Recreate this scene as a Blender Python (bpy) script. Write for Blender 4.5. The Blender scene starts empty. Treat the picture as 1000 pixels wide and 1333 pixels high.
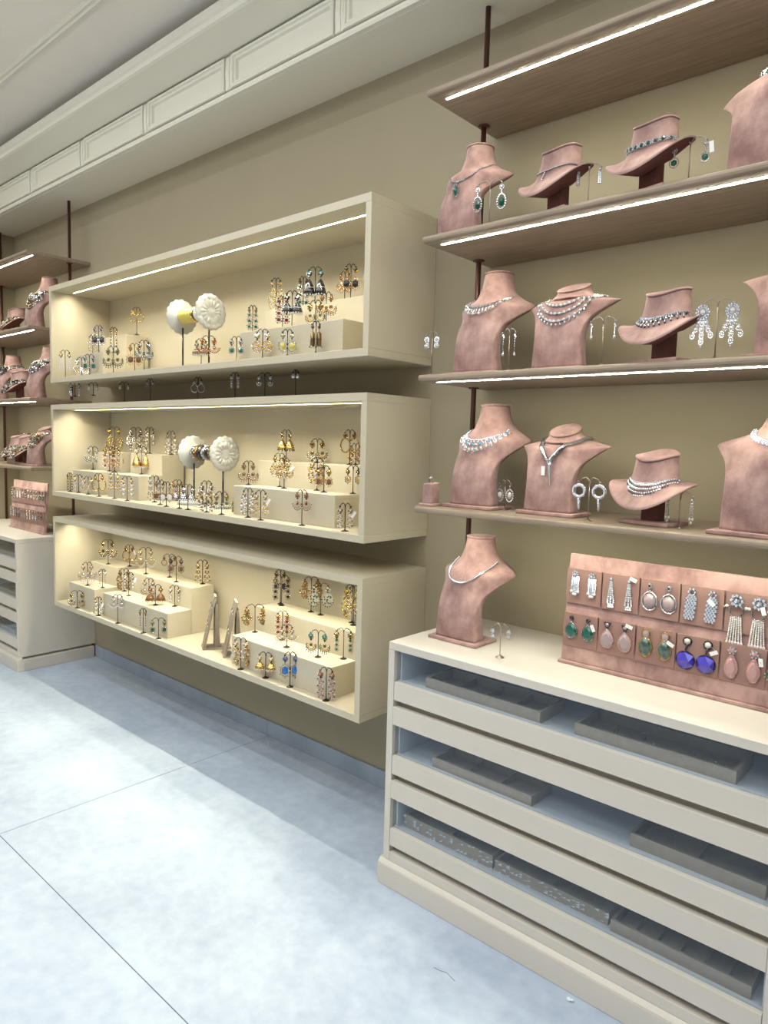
import bpy, bmesh, math, random
from mathutils import Vector, Matrix
from mathutils.bvhtree import BVHTree

random.seed(7)
C = bpy.context.scene.collection
PI = math.pi

# ---------------------------------------------------------------- camera
cam_d = bpy.data.cameras.new('camera')
cam = bpy.data.objects.new('camera', cam_d)
C.objects.link(cam)
YAW, PITCH, ROLL, FPX = 0.727870, -0.095229, 0.026834, 921.953
Fv = Vector((-math.sin(YAW)*math.cos(PITCH), math.cos(YAW)*math.cos(PITCH), math.sin(PITCH)))
Rv = Vector((math.cos(YAW), math.sin(YAW), 0))
Uv = Rv.cross(Fv)
R2 = math.cos(ROLL)*Rv + math.sin(ROLL)*Uv
U2 = -math.sin(ROLL)*Rv + math.cos(ROLL)*Uv
cam.matrix_world = Matrix((
    (R2.x, U2.x, -Fv.x, 0.0),
    (R2.y, U2.y, -Fv.y, -2.2458),
    (R2.z, U2.z, -Fv.z, 1.5),
    (0, 0, 0, 1)))
cam_d.sensor_fit = 'VERTICAL'
cam_d.sensor_height = 24.0
cam_d.lens = 24.0*FPX/1333.0
cam_d.clip_start = 0.05
bpy.context.scene.camera = cam

# ---------------------------------------------------------------- world, lamps, exposure
w = bpy.data.worlds.new('world')
bpy.context.scene.world = w
w.use_nodes = True
bg = w.node_tree.nodes['Background']
bg.inputs[0].default_value = (1.0, 0.97, 0.93, 1)
bg.inputs[1].default_value = 0.10
vs = bpy.context.scene.view_settings
vs.view_transform = 'Standard'
vs.look = 'None'
vs.gamma = 1.0
vs.use_curve_mapping = False
vs.exposure = -0.32

def area(name, loc, sx, sy, power, col, rot=(0, 0, 0)):
    l = bpy.data.lights.new(name, 'AREA')
    l.shape = 'RECTANGLE'
    l.size = sx
    l.size_y = sy
    l.energy = power
    l.color = col
    o = bpy.data.objects.new(name, l)
    C.objects.link(o)
    o.location = loc
    o.rotation_euler = rot
    return o
# continuous ceiling lines of the shop, out of view above and behind the camera
area('ceiling_line_light', (-2.2, -1.62, 3.27), 8.0, 0.06, 52, (0.93, 0.97, 1.0))
area('ceiling_line_light', (-2.2, -2.15, 3.27), 8.0, 0.06, 52, (0.93, 0.97, 1.0))
area('ceiling_line_light', (-2.2, -0.95, 3.27), 8.0, 0.06, 20, (0.92, 0.97, 1.0))
area('ceiling_panel_light', (-1.5, -3.6, 3.27), 7.0, 1.2, 70, (0.95, 0.98, 1.0))

area('ceiling_fill_light', (-2.0, -3.4, 2.3), 7.0, 0.12, 90, (1.0, 0.97, 0.92), (PI, 0, 0))  # unseen fill added to brighten the ceiling, not a pendant fixture
area('front_fill_light', (-1.5, -5.9, 1.5), 7.0, 2.4, 36, (0.96, 0.98, 1.0), (PI/2, 0, 0))  # fill added behind the camera to light fronts and drawer interiors

# ---------------------------------------------------------------- materials
MATS = {}
def mat(key, name, col, rough=0.5, metal=0.0, emit=None, estr=0.0, noise=None, bump=None, sheen=0.0, spec=0.5, coat=0.0, trans=0.0):
    m = bpy.data.materials.new(name)
    m.use_nodes = True
    nt = m.node_tree
    b = nt.nodes['Principled BSDF']
    b.inputs['Base Color'].default_value = (*col, 1)
    b.inputs['Roughness'].default_value = rough
    b.inputs['Metallic'].default_value = metal
    b.inputs['Specular IOR Level'].default_value = spec
    b.inputs['Coat Weight'].default_value = coat
    b.inputs['Transmission Weight'].default_value = trans
    if sheen:
        b.inputs['Sheen Weight'].default_value = sheen
        b.inputs['Sheen Roughness'].default_value = 0.4
    if emit:
        b.inputs['Emission Color'].default_value = (*emit, 1)
        b.inputs['Emission Strength'].default_value = estr
    co = nt.nodes.new('ShaderNodeTexCoord')
    if noise:
        col2, scale, stretch, lo, hi = noise
        mp = nt.nodes.new('ShaderNodeMapping')
        mp.inputs['Scale'].default_value = stretch
        nt.links.new(co.outputs['Object'], mp.inputs[0])
        n = nt.nodes.new('ShaderNodeTexNoise')
        n.inputs['Scale'].default_value = scale
        n.inputs['Detail'].default_value = 6
        n.inputs['Roughness'].default_value = 0.62
        nt.links.new(mp.outputs[0], n.inputs['Vector'])
        r = nt.nodes.new('ShaderNodeValToRGB')
        r.color_ramp.elements[0].position = lo
        r.color_ramp.elements[0].color = (*col2, 1)
        r.color_ramp.elements[1].position = hi
        r.color_ramp.elements[1].color = (*col, 1)
        nt.links.new(n.outputs['Fac'], r.inputs[0])
        nt.links.new(r.outputs[0], b.inputs['Base Color'])
    if bump:
        bs, bd, st = bump
        n2 = nt.nodes.new('ShaderNodeTexNoise')
        n2.inputs['Scale'].default_value = bs
        n2.inputs['Detail'].default_value = 4
        mp2 = nt.nodes.new('ShaderNodeMapping')
        mp2.inputs['Scale'].default_value = st
        nt.links.new(co.outputs['Object'], mp2.inputs[0])
        nt.links.new(mp2.outputs[0], n2.inputs['Vector'])
        bp = nt.nodes.new('ShaderNodeBump')
        bp.inputs['Strength'].default_value = bd
        bp.inputs['Distance'].default_value = 0.002
        nt.links.new(n2.outputs['Fac'], bp.inputs['Height'])
        nt.links.new(bp.outputs[0], b.inputs['Normal'])
    MATS[key] = m
    return m

U1 = (1, 1, 1)
mat('wall', 'beige wall paint', (0.37, 0.318, 0.215), 0.75, noise=((0.35, 0.30, 0.20), 2.5, U1, 0.3, 0.7), bump=(60, 0.1, U1))
mat('ceiling', 'ceiling paint', (0.84, 0.79, 0.72), 0.8, noise=((0.80, 0.755, 0.69), 3, U1, 0.3, 0.7))
mat('mould', 'moulding paint', (0.80, 0.77, 0.66), 0.6)
mat('cream', 'cream lacquer', (0.575, 0.515, 0.375), 0.42, noise=((0.555, 0.495, 0.36), 4, U1, 0.3, 0.7))
mat('cab', 'ivory cabinet lacquer', (0.66, 0.61, 0.52), 0.4, noise=((0.64, 0.59, 0.505), 5, U1, 0.3, 0.7))
mat('inner', 'drawer lining', (0.68, 0.71, 0.74), 0.6)
mat('tray', 'grey brown tray suede', (0.46, 0.385, 0.30), 0.85, noise=((0.39, 0.325, 0.25), 40, U1, 0.3, 0.7))
mat('easel', 'taupe suede', (0.27, 0.225, 0.165), 0.85, noise=((0.23, 0.19, 0.14), 30, U1, 0.3, 0.7))
mat('wood', 'taupe oak veneer', (0.36, 0.28, 0.195), 0.45, noise=((0.24, 0.18, 0.125), 9, (0.6, 9, 9), 0.32, 0.68), bump=(30, 0.12, (0.4, 8, 8)))
mat('pole', 'brown lacquered metal', (0.10, 0.04, 0.028), 0.3, metal=0.5)
mat('stand', 'dark bronze metal', (0.035, 0.026, 0.022), 0.32, metal=0.8)
mat('standL', 'silver grey metal', (0.35, 0.30, 0.25), 0.3, metal=0.9)
mat('suede', 'rose suede', (0.47, 0.30, 0.26), 0.85, noise=((0.24, 0.135, 0.12), 8, (1.3, 1, 1), 0.36, 0.60), bump=(90, 0.35, U1), sheen=0.15)
mat('suedeD', 'dark rose suede edge', (0.20, 0.075, 0.06), 0.85, noise=((0.15, 0.05, 0.04), 14, U1, 0.3, 0.7))
mat('panel', 'rose brown suede card', (0.31, 0.18, 0.145), 0.8, noise=((0.27, 0.155, 0.125), 12, U1, 0.3, 0.7))
mat('G', 'gold', (0.66, 0.44, 0.14), 0.25, metal=1.0)
mat('A', 'antique gold', (0.26, 0.17, 0.07), 0.32, metal=1.0)
mat('S', 'silver', (0.42, 0.41, 0.40), 0.2, metal=1.0)
mat('C', 'clear crystal', (0.74, 0.77, 0.82), 0.1, metal=0.85, spec=0.9, coat=0.6)
mat('P', 'pearl', (0.68, 0.65, 0.60), 0.22, coat=0.5)
mat('W', 'white stone', (0.62, 0.59, 0.52), 0.2, coat=0.3)
mat('E', 'emerald green glass', (0.003, 0.085, 0.055), 0.1, coat=1.0)
mat('T', 'teal glass', (0.01, 0.20, 0.24), 0.1, coat=1.0)
mat('B', 'bright blue glass', (0.02, 0.14, 0.42), 0.12, coat=1.0)
mat('V', 'violet blue glass', (0.045, 0.03, 0.42), 0.1, coat=1.0)
mat('Vl', 'pale lilac glass', (0.50, 0.43, 0.60), 0.15, coat=1.0)
mat('R', 'ruby glass', (0.20, 0.012, 0.02), 0.1, coat=1.0)
mat('K', 'black stone', (0.012, 0.012, 0.02), 0.15, coat=0.6)
mat('N', 'brown bronze enamel', (0.16, 0.075, 0.04), 0.28, metal=0.5)
mat('Y', 'yellow glass', (0.60, 0.50, 0.10), 0.15, coat=0.6)
mat('I', 'pink glass', (0.48, 0.27, 0.25), 0.1, coat=1.0)
mat('Mv', 'mauve grey stone', (0.34, 0.26, 0.26), 0.18, coat=0.8)
mat('Lb', 'labradorite stone', (0.10, 0.14, 0.10), 0.12, coat=1.0, noise=((0.03, 0.06, 0.05), 60, U1, 0.4, 0.6))
mat('Sb', 'pale blue glass', (0.12, 0.45, 0.70), 0.1, coat=1.0)
mat('tag', 'white paper tag', (0.85, 0.84, 0.82), 0.6)
mat('flower', 'white carved resin', (0.46, 0.46, 0.43), 0.4)
mat('led', 'LED diffuser', (0.9, 0.9, 0.9), 0.4, emit=(0.99, 0.96, 0.79), estr=150)
mat('ledbox', 'warm LED diffuser', (0.9, 0.9, 0.9), 0.4, emit=(1.0, 0.94, 0.73), estr=240)
mat('plastic', 'crumpled clear film', (0.80, 0.84, 0.88), 0.12, coat=1.0)
mat('hair', 'dark hair', (0.10, 0.08, 0.07), 0.5)

def floor_material():
    m = bpy.data.materials.new('pale blue grey porcelain')
    m.use_nodes = True
    nt = m.node_tree
    b = nt.nodes['Principled BSDF']
    co = nt.nodes.new('ShaderNodeTexCoord')
    n = nt.nodes.new('ShaderNodeTexNoise')
    n.inputs['Scale'].default_value = 1.6
    n.inputs['Detail'].default_value = 9
    n.inputs['Roughness'].default_value = 0.68
    n.inputs['Distortion'].default_value = 0.3
    nt.links.new(co.outputs['Object'], n.inputs['Vector'])
    r = nt.nodes.new('ShaderNodeValToRGB')
    e = r.color_ramp.elements
    e[0].position = 0.3
    e[0].color = (0.37, 0.445, 0.56, 1)
    e[1].position = 0.7
    e[1].color = (0.56, 0.64, 0.735, 1)
    nt.links.new(n.outputs['Fac'], r.inputs[0])
    n2 = nt.nodes.new('ShaderNodeTexNoise')
    n2.inputs['Scale'].default_value = 22
    n2.inputs['Detail'].default_value = 8
    nt.links.new(co.outputs['Object'], n2.inputs['Vector'])
    mx = nt.nodes.new('ShaderNodeMixRGB')
    mx.blend_type = 'OVERLAY'
    mx.inputs[0].default_value = 0.22
    nt.links.new(r.outputs[0], mx.inputs[1])
    nt.links.new(n2.outputs['Fac'], mx.inputs[2])
    nt.links.new(mx.outputs[0], b.inputs['Base Color'])
    b.inputs['Roughness'].default_value = 0.42
    MATS['floor'] = m
floor_material()
mat('grout', 'grey brown grout', (0.13, 0.12, 0.11), 0.8)
mat('skirt', 'blue grey tile', (0.36, 0.42, 0.49), 0.45, noise=((0.28, 0.33, 0.39), 5, U1, 0.35, 0.65))

def glass_material():
    m = bpy.data.materials.new('tinted cabinet glass')
    m.use_nodes = True
    nt = m.node_tree
    for n in list(nt.nodes):
        nt.nodes.remove(n)
    out = nt.nodes.new('ShaderNodeOutputMaterial')
    tr = nt.nodes.new('ShaderNodeBsdfTransparent')
    tr.inputs[0].default_value = (0.92, 0.945, 0.965, 1)
    gl = nt.nodes.new('ShaderNodeBsdfGlossy')
    gl.inputs[0].default_value = (0.8, 0.88, 1.0, 1)
    gl.inputs['Roughness'].default_value = 0.03
    lw = nt.nodes.new('ShaderNodeLayerWeight')
    lw.inputs['Blend'].default_value = 0.5
    pw = nt.nodes.new('ShaderNodeMath')
    pw.operation = 'POWER'
    pw.inputs[1].default_value = 4.0
    nt.links.new(lw.outputs['Facing'], pw.inputs[0])
    fr = nt.nodes.new('ShaderNodeMath')
    fr.operation = 'MULTIPLY_ADD'
    fr.inputs[1].default_value = 0.7
    fr.inputs[2].default_value = 0.035
    nt.links.new(pw.outputs[0], fr.inputs[0])
    mx = nt.nodes.new('ShaderNodeMixShader')
    nt.links.new(fr.outputs[0], mx.inputs[0])
    nt.links.new(tr.outputs[0], mx.inputs[1])
    nt.links.new(gl.outputs[0], mx.inputs[2])
    nt.links.new(mx.outputs[0], out.inputs[0])
    MATS['glass'] = m
glass_material()

# ---------------------------------------------------------------- mesh helpers
_t = (1+5**0.5)/2
_l = (1+_t*_t)**0.5
ICO_V = [(a/_l, b/_l, c/_l) for a, b, c in ((-1, _t, 0), (1, _t, 0), (-1, -_t, 0), (1, -_t, 0), (0, -1, _t), (0, 1, _t), (0, -1, -_t), (0, 1, -_t), (_t, 0, -1), (_t, 0, 1), (-_t, 0, -1), (-_t, 0, 1))]
ICO_F = [(0, 11, 5), (0, 5, 1), (0, 1, 7), (0, 7, 10), (0, 10, 11), (1, 5, 9), (5, 11, 4), (11, 10, 2), (10, 7, 6), (7, 1, 8), (3, 9, 4), (3, 4, 2), (3, 2, 6), (3, 6, 8), (3, 8, 9), (4, 9, 5), (2, 4, 11), (6, 2, 10), (8, 6, 7), (9, 8, 1)]

class MB:
    def __init__(self):
        self.v, self.f, self.m, self.s = [], [], [], []
    def add(self, vs_, fs, k, smooth=False):
        o = len(self.v)
        self.v += [tuple(p) for p in vs_]
        for f in fs:
            self.f.append(tuple(i+o for i in f))
            self.m.append(k)
            self.s.append(smooth)
        return self
    def box(self, a, b, k):
        x0, y0, z0 = a
        x1, y1, z1 = b
        v = [(x, y, z) for x in (x0, x1) for y in (y0, y1) for z in (z0, z1)]
        return self.add(v, [(0, 1, 3, 2), (4, 6, 7, 5), (0, 4, 5, 1), (2, 3, 7, 6), (0, 2, 6, 4), (1, 5, 7, 3)], k)
    def bead(self, c, r, k, sc=(1, 1, 1), smooth=None):
        if smooth is None:
            smooth = k in ('P', 'W', 'G', 'A', 'N')
        return self.add([(c[0]+r*sc[0]*x, c[1]+r*sc[1]*y, c[2]+r*sc[2]*z) for x, y, z in ICO_V], ICO_F, k, smooth)
    def tube(self, pts, r, k, n=6, closed=False):
        P = [Vector(p) for p in pts]
        N = len(P)
        rs = r if isinstance(r, (list, tuple)) else [r]*N
        vv, ff = [], []
        up = Vector((0.13, 0.21, 0.97)).normalized()
        for i, p in enumerate(P):
            a = P[(i-1) % N] if closed or i else p
            b = P[(i+1) % N] if closed or i < N-1 else p
            t = (b-a).normalized()
            if abs(t.dot(up)) > 0.95:
                s_ = t.cross(Vector((1, 0.1, 0))).normalized()
            else:
                s_ = t.cross(up).normalized()
            q = t.cross(s_)
            for j in range(n):
                an = 2*PI*j/n
                vv.append(p+rs[i]*(math.cos(an)*s_+math.sin(an)*q))
        M = N if closed else N-1
        for i in range(M):
            for j in range(n):
                a, b = i*n+j, i*n+(j+1) % n
                c, d = ((i+1) % N)*n+(j+1) % n, ((i+1) % N)*n+j
                ff.append((a, b, c, d))
        if not closed:
            ff.append(tuple(range(n))[::-1])
            ff.append(tuple((N-1)*n+j for j in range(n)))
        return self.add(vv, ff, k, True)
    def cyl(self, a, b, r, k, n=8):
        return self.tube([a, b], r, k, n)
    def ring(self, c, R, r, k, a0=0, a1=2*PI, seg=14, sx=1, sz=1, n=4, axis='y'):
        closed = abs(a1-a0-2*PI) < 1e-6
        pts = []
        for i in range(seg if closed else seg+1):
            a = a0+(a1-a0)*i/seg
            u, w_ = R*sx*math.cos(a), R*sz*math.sin(a)
            if axis == 'y':
                pts.append((c[0]+u, c[1], c[2]+w_))
            elif axis == 'x':
                pts.append((c[0], c[1]+u, c[2]+w_))
            else:
                pts.append((c[0]+u, c[1]+w_, c[2]))
        return self.tube(pts, r, k, n, closed)
    def lathe(self, prof, k, n=16, c=(0, 0, 0), smooth=True, cap=True, axis='z'):
        vv, ff = [], []
        for r, z in prof:
            for j in range(n):
                a = 2*PI*j/n
                if axis == 'z':
                    vv.append((c[0]+r*math.cos(a), c[1]+r*math.sin(a), c[2]+z))
                elif axis == 'x':
                    vv.append((c[0]+z, c[1]+r*math.cos(a), c[2]+r*math.sin(a)))
                else:
                    vv.append((c[0]+r*math.cos(a), c[1]-z, c[2]+r*math.sin(a)))
        for i in range(len(prof)-1):
            for j in range(n):
                ff.append((i*n+j, i*n+(j+1) % n, (i+1)*n+(j+1) % n, (i+1)*n+j))
        if cap:
            ff.append(tuple(range(n))[::-1])
            ff.append(tuple((len(prof)-1)*n+j for j in range(n)))
        return self.add(vv, ff, k, smooth)
    def plate(self, outline, y0, y1, k, smooth=False):
        """outline in x,z extruded along y"""
        n = len(outline)
        vv = [(x, y0, z) for x, z in outline]+[(x, y1, z) for x, z in outline]
        ff = [tuple(range(n)), tuple(range(2*n-1, n-1, -1))]
        for i in range(n):
            ff.append((i, i+n, (i+1) % n+n, (i+1) % n))
        return self.add(vv, ff, k, smooth)
    def prism_x(self, prof, x0, x1, k, smooth=False):
        """profile in y,z extruded along x"""
        n = len(prof)
        vv = [(x0, y, z) for y, z in prof]+[(x1, y, z) for y, z in prof]
        ff = [tuple(range(n))[::-1], tuple(range(n, 2*n))]
        for i in range(n):
            ff.append((i, (i+1) % n, (i+1) % n+n, i+n))
        return self.add(vv, ff, k, smooth)
    def mesh(self, name):
        me = bpy.data.meshes.new(name)
        me.from_pydata(self.v, [], self.f)
        keys = []
        for k in self.m:
            if k not in keys:
                keys.append(k)
        for k in keys:
            me.materials.append(MATS[k])
        ix = {k: i for i, k in enumerate(keys)}
        me.polygons.foreach_set('material_index', [ix[k] for k in self.m])
        me.polygons.foreach_set('use_smooth', self.s)
        bm = bmesh.new()
        bm.from_mesh(me)
        bmesh.ops.recalc_face_normals(bm, faces=bm.faces)
        bm.to_mesh(me)
        bm.free()
        me.update()
        return me
    def obj(self, name, parent=None, bevel=0.0, seg=2):
        o = bpy.data.objects.new(name, self.mesh(name))
        C.objects.link(o)
        if parent:
            o.parent = parent
        if bevel:
            b = o.modifiers.new('bevel', 'BEVEL')
            b.width = bevel
            b.segments = seg
            b.limit_method = 'ANGLE'
            b.harden_normals = False
        return o

def thing(name, label, cat, loc=(0, 0, 0), rz=0.0, group=None):
    o = bpy.data.objects.new(name, None)
    o.empty_display_size = 0.02
    C.objects.link(o)
    o.location = loc
    o.rotation_euler = (0, 0, rz)
    tag(o, label, cat, group)
    return o
def tag(o, label, cat, group=None):
    o['label'] = label
    o['category'] = cat
    if group:
        o['group'] = group
    return o
def struct(o):
    o['kind'] = 'structure'
    return o
def dup(root):
    r = root.copy()
    C.objects.link(r)
    for ch in list(root.children):
        c = ch.copy()
        C.objects.link(c)
        c.parent = r
        for g in ch.children:
            d = g.copy()
            C.objects.link(d)
            d.parent = c
    return r
ORD = ['first', 'second', 'third', 'fourth', 'fifth', 'sixth', 'seventh', 'eighth', 'ninth', 'tenth', 'eleventh', 'twelfth', 'thirteenth', 'fourteenth', 'fifteenth', 'sixteenth', 'seventeenth', 'eighteenth', 'nineteenth', 'twentieth']
# ================================================================ SETTING
XL, XR = -5.86, 3.2         # left wall, far right end of the shop wall
YB = -6.0                   # back of the shop, behind the camera
# floor: large porcelain tiles with thin grout, each tile an object
fl = struct(MB().box((XL-0.1, YB, -0.06), (XR, 0.05, -0.004), 'grout').obj('floor'))
gx = [-5.86, -5.15, -2.745, -0.34, 2.065, 3.2]
gy = [0.0, -1.296, -2.66, -4.02, -6.0]
for i in range(len(gx)-1):
    for j in range(len(gy)-1):
        MB().box((gx[i]+0.0016, gy[j+1]+0.0016, -0.01), (gx[i+1]-0.0016, gy[j]-0.0016, 0.0), 'floor').obj('tile', fl)
struct(MB().box((XL-0.1, 0.0, -0.05), (XR, 0.1, 3.6), 'wall').obj('wall_back'))
struct(MB().box((XL-0.1, YB, -0.05), (XL, 0.0, 3.6), 'wall').obj('wall_left'))
# tiled skirting
sk = struct(MB().box((-4.61, -0.008, 0.0), (-1.50, -0.0005, 0.078), 'grout').obj('baseboard_back'))
for a, b in ((-4.60, -2.752), (-2.749, -1.505)):
    MB().box((a, -0.012, 0.001), (b, -0.002, 0.08), 'skirt').obj('tile', sk)
# ceiling and ceiling moulding
ce = struct(MB().box((XL-0.1, YB, 3.31), (XR, 0.0, 3.45), 'ceiling').obj('ceiling'))
tr = MB()
TY = -0.767
tr.prism_x([(TY+a, 3.31+b) for a, b in ((0, 0.0005), (0, -.009), (.008, -.013), (.015, -.005), (.024, -.008), (.031, -.014), (.038, -.009), (.042, 0.0005))], XL, XR, 'mould')
struct(tr.obj('trim_1'))
# bulkhead above the wall cases: flat soffit, panelled fascia, splayed band, crown
bk = struct(MB().prism_x([(-0.0005, 2.9975), (-0.270, 2.9975), (-0.270, 3.19), (-0.42, 3.20), (-0.42, 3.245), (-0.0005, 3.245)], XL, XR, 'mould').obj('trim_2'))
b2 = MB()
b2.prism_x([(-0.270, 2.999), (-0.292, 2.999), (-0.297, 3.006), (-0.292, 3.014), (-0.286, 3.017), (-0.288, 3.024), (-0.282, 3.029), (-0.270, 3.029)], XL, XR, 'mould')
b2.obj('bottom_moulding', bk)
b3 = MB()
b3.prism_x([(-0.270, 3.189), (-0.292, 3.183), (-0.440, 3.196), (-0.452, 3.2), (-0.458, 3.215), (-0.455, 3.232), (-0.466, 3.245), (-0.470, 3.252), (-0.462, 3.256), (-0.30, 3.256)], XL, XR, 'mould')
b3.obj('crown', bk)
def fascia_panel(x0, x1):
    z0, z1 = 3.036, 3.176
    y = -0.2755
    m = MB()
    steps = [(0.0, 0.0), (0.001, -0.014), (0.007, -0.019), (0.013, -0.017), (0.015, -0.009), (0.021, -0.011), (0.026, -0.009), (0.029, 0.004), (0.034, 0.005)]
    vv, ff = [], []
    for ins, d in steps:
        vv += [(x0+ins, y+d, z0+ins), (x1-ins, y+d, z0+ins), (x1-ins, y+d, z1-ins), (x0+ins, y+d, z1-ins)]
    for i in range(len(steps)-1):
        for j in range(4):
            a, b = i*4+j, i*4+(j+1) % 4
            ff.append((a, b, b+4, a+4))
    o = (len(steps)-1)*4
    ff.append((o, o+1, o+2, o+3))
    m.add(vv, ff, 'mould')
    return m.obj('panel', bk)
k = 0
xd = -2.04+0.694*7
while xd > XL+0.05:
    a = max(xd-0.694+0.026, XL+0.01)
    fascia_panel(a, xd-0.026)
    s = MB()
    s.prism_x([(-0.275, 3.036), (-0.283, 3.038), (-0.286, 3.11), (-0.283, 3.174), (-0.275, 3.176)], xd-0.021, xd+0.021, 'mould')
    s.prism_x([(-0.285, 3.040), (-0.290, 3.11), (-0.285, 3.172)], xd-0.009, xd+0.009, 'mould')
    s.obj('pilaster', bk)
    xd -= 0.694

# ================================================================ WALL CASES
BXL, BXR, BF = -4.383, -1.7635, -0.376
TH = 0.029
CASES = [('top', 1.8133, 2.378), ('middle', 1.1355, 1.684), ('lowest', 0.4539, 1.0059)]
for nm, z0, z1 in CASES:
    t = thing('display_case', '%s of the three long cream open wall cases of earrings' % {'top': 'topmost', 'middle': 'middle', 'lowest': 'lowest'}[nm], 'display case', (0, 0, z0))
    h = z1-z0
    bv = 0.0015
    MB().box((BXL, BF, 0), (BXR, -0.001, TH), 'cream').obj('bottom_panel', t, bv)
    tp = MB().box((BXL, BF, h-TH), (BXR, -0.273, h), 'cream').box((BXL, -0.263, h-TH), (BXR, -0.001, h), 'cream').box((BXL, -0.273, h-TH+0.007), (BXR, -0.263, h), 'cream')
    tp.box((BXL, -0.273, h-TH), (-4.29, -0.263, h-TH+0.007), 'cream').box((-1.83, -0.273, h-TH), (BXR, -0.263, h-TH+0.007), 'cream').obj('top_panel', t)
    MB().box((BXL, BF+0.0005, TH), (BXL+TH-0.004, -0.001, h-TH), 'cream').obj('side_panel', t, bv)
    MB().box((BXR-TH+0.001, BF+0.0005, TH), (BXR, -0.001, h-TH), 'cream').obj('side_panel', t, bv)
    MB().box((BXL+TH, -0.012, TH), (BXR-TH, -0.001, h-TH), 'cream').obj('back_panel', t)
    MB().box((-4.29, -0.2728, h-TH+0.0045), (-1.83, -0.2632, h-TH+0.007), 'ledbox').obj('light_strip', t)['label'] = 'glowing LED light strip'

RISERS = []
def riser(label, x0, x1, y0, y1, z, h):
    o = MB().box((x0, y0, 0), (x1, y1, h), 'cream').obj('riser_block', None, 0.0015)
    o.location = (0, 0, z)
    tag(o, label, 'display riser')
for zf, yf, nm, L in ((1.8423, -0.305, 'top', [('left', -4.18, -3.865), ('right', -2.61, -1.965)]),
                      (1.1645, -0.300, 'middle', [('far left', -4.27, -3.945), ('second left', -3.835, -3.497), ('right', -2.655, -1.995)]),
                      (0.4829, -0.334, 'lowest', [('far left', -4.27, -3.939), ('long centre left', -3.835, -3.158), ('right', -2.615, -1.96)])):
    for p, x0, x1 in L:
        riser('low cream riser block, front one, %s pair, %s wall case' % (p, nm), x0, x1, yf, yf+0.139, zf, 0.131)
        riser('tall cream riser block, rear one, %s pair, %s wall case' % (p, nm), x0, x1, yf+0.14, yf+0.278, zf, 0.244)

# ================================================================ OAK SHELVES ON POLES
def shelf_unit(x0, x1, nose_left, side, px_poles):
    for i, z in enumerate((2.609, 2.155, 1.7105, 1.2738)):
        t = thing('wall_shelf', '%s taupe oak shelf of the %s rack' % (['topmost', 'second', 'third', 'lowest'][i], side), 'shelf', (0, 0, z))
        # board with rounded nose on the front
        th = 0.022
        prof = [(-0.001, 0), (-0.392, 0)]+[(-0.3935-0.0085*math.sin(a), 0.011-0.011*math.cos(a)) for a in [PI*q/6 for q in range(1, 6)]]+[(-0.392, th), (-0.001, th)]
        MB().prism_x(prof, x0, x1, 'wood').obj('board', t, 0.003, 3)
        MB().box((x0+0.042, -0.3535, -0.001), (x1-0.042, -0.3465, 0.001), 'led').obj('light_strip', t)['label'] = 'glowing white LED strip'
        if i < 3:
            for xp in px_poles:
                MB().lathe([(0.020, -0.004), (0.021, -0.001), (0.021, 0.0)], 'pole', 16, (xp, -0.115, 0)).obj('flange', t)
    for q, xp in enumerate(px_poles):
        p = MB().cyl((0, 0, 0), (0, 0, 2.9975-0.846), 0.0095, 'pole', 14)
        o = p.obj('support_pole')
        o.location = (xp, -0.115, 0.846)
        tag(o, 'dark brown metal pole carrying the %s oak shelves, %s one' % (side, ['left', 'right'][q]), 'pole')
shelf_unit(-1.509, -0.318, True, 'right', (-1.482, -0.345))
shelf_unit(XL+0.004, -4.628, False, 'left', (-5.82, -4.675))

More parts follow.
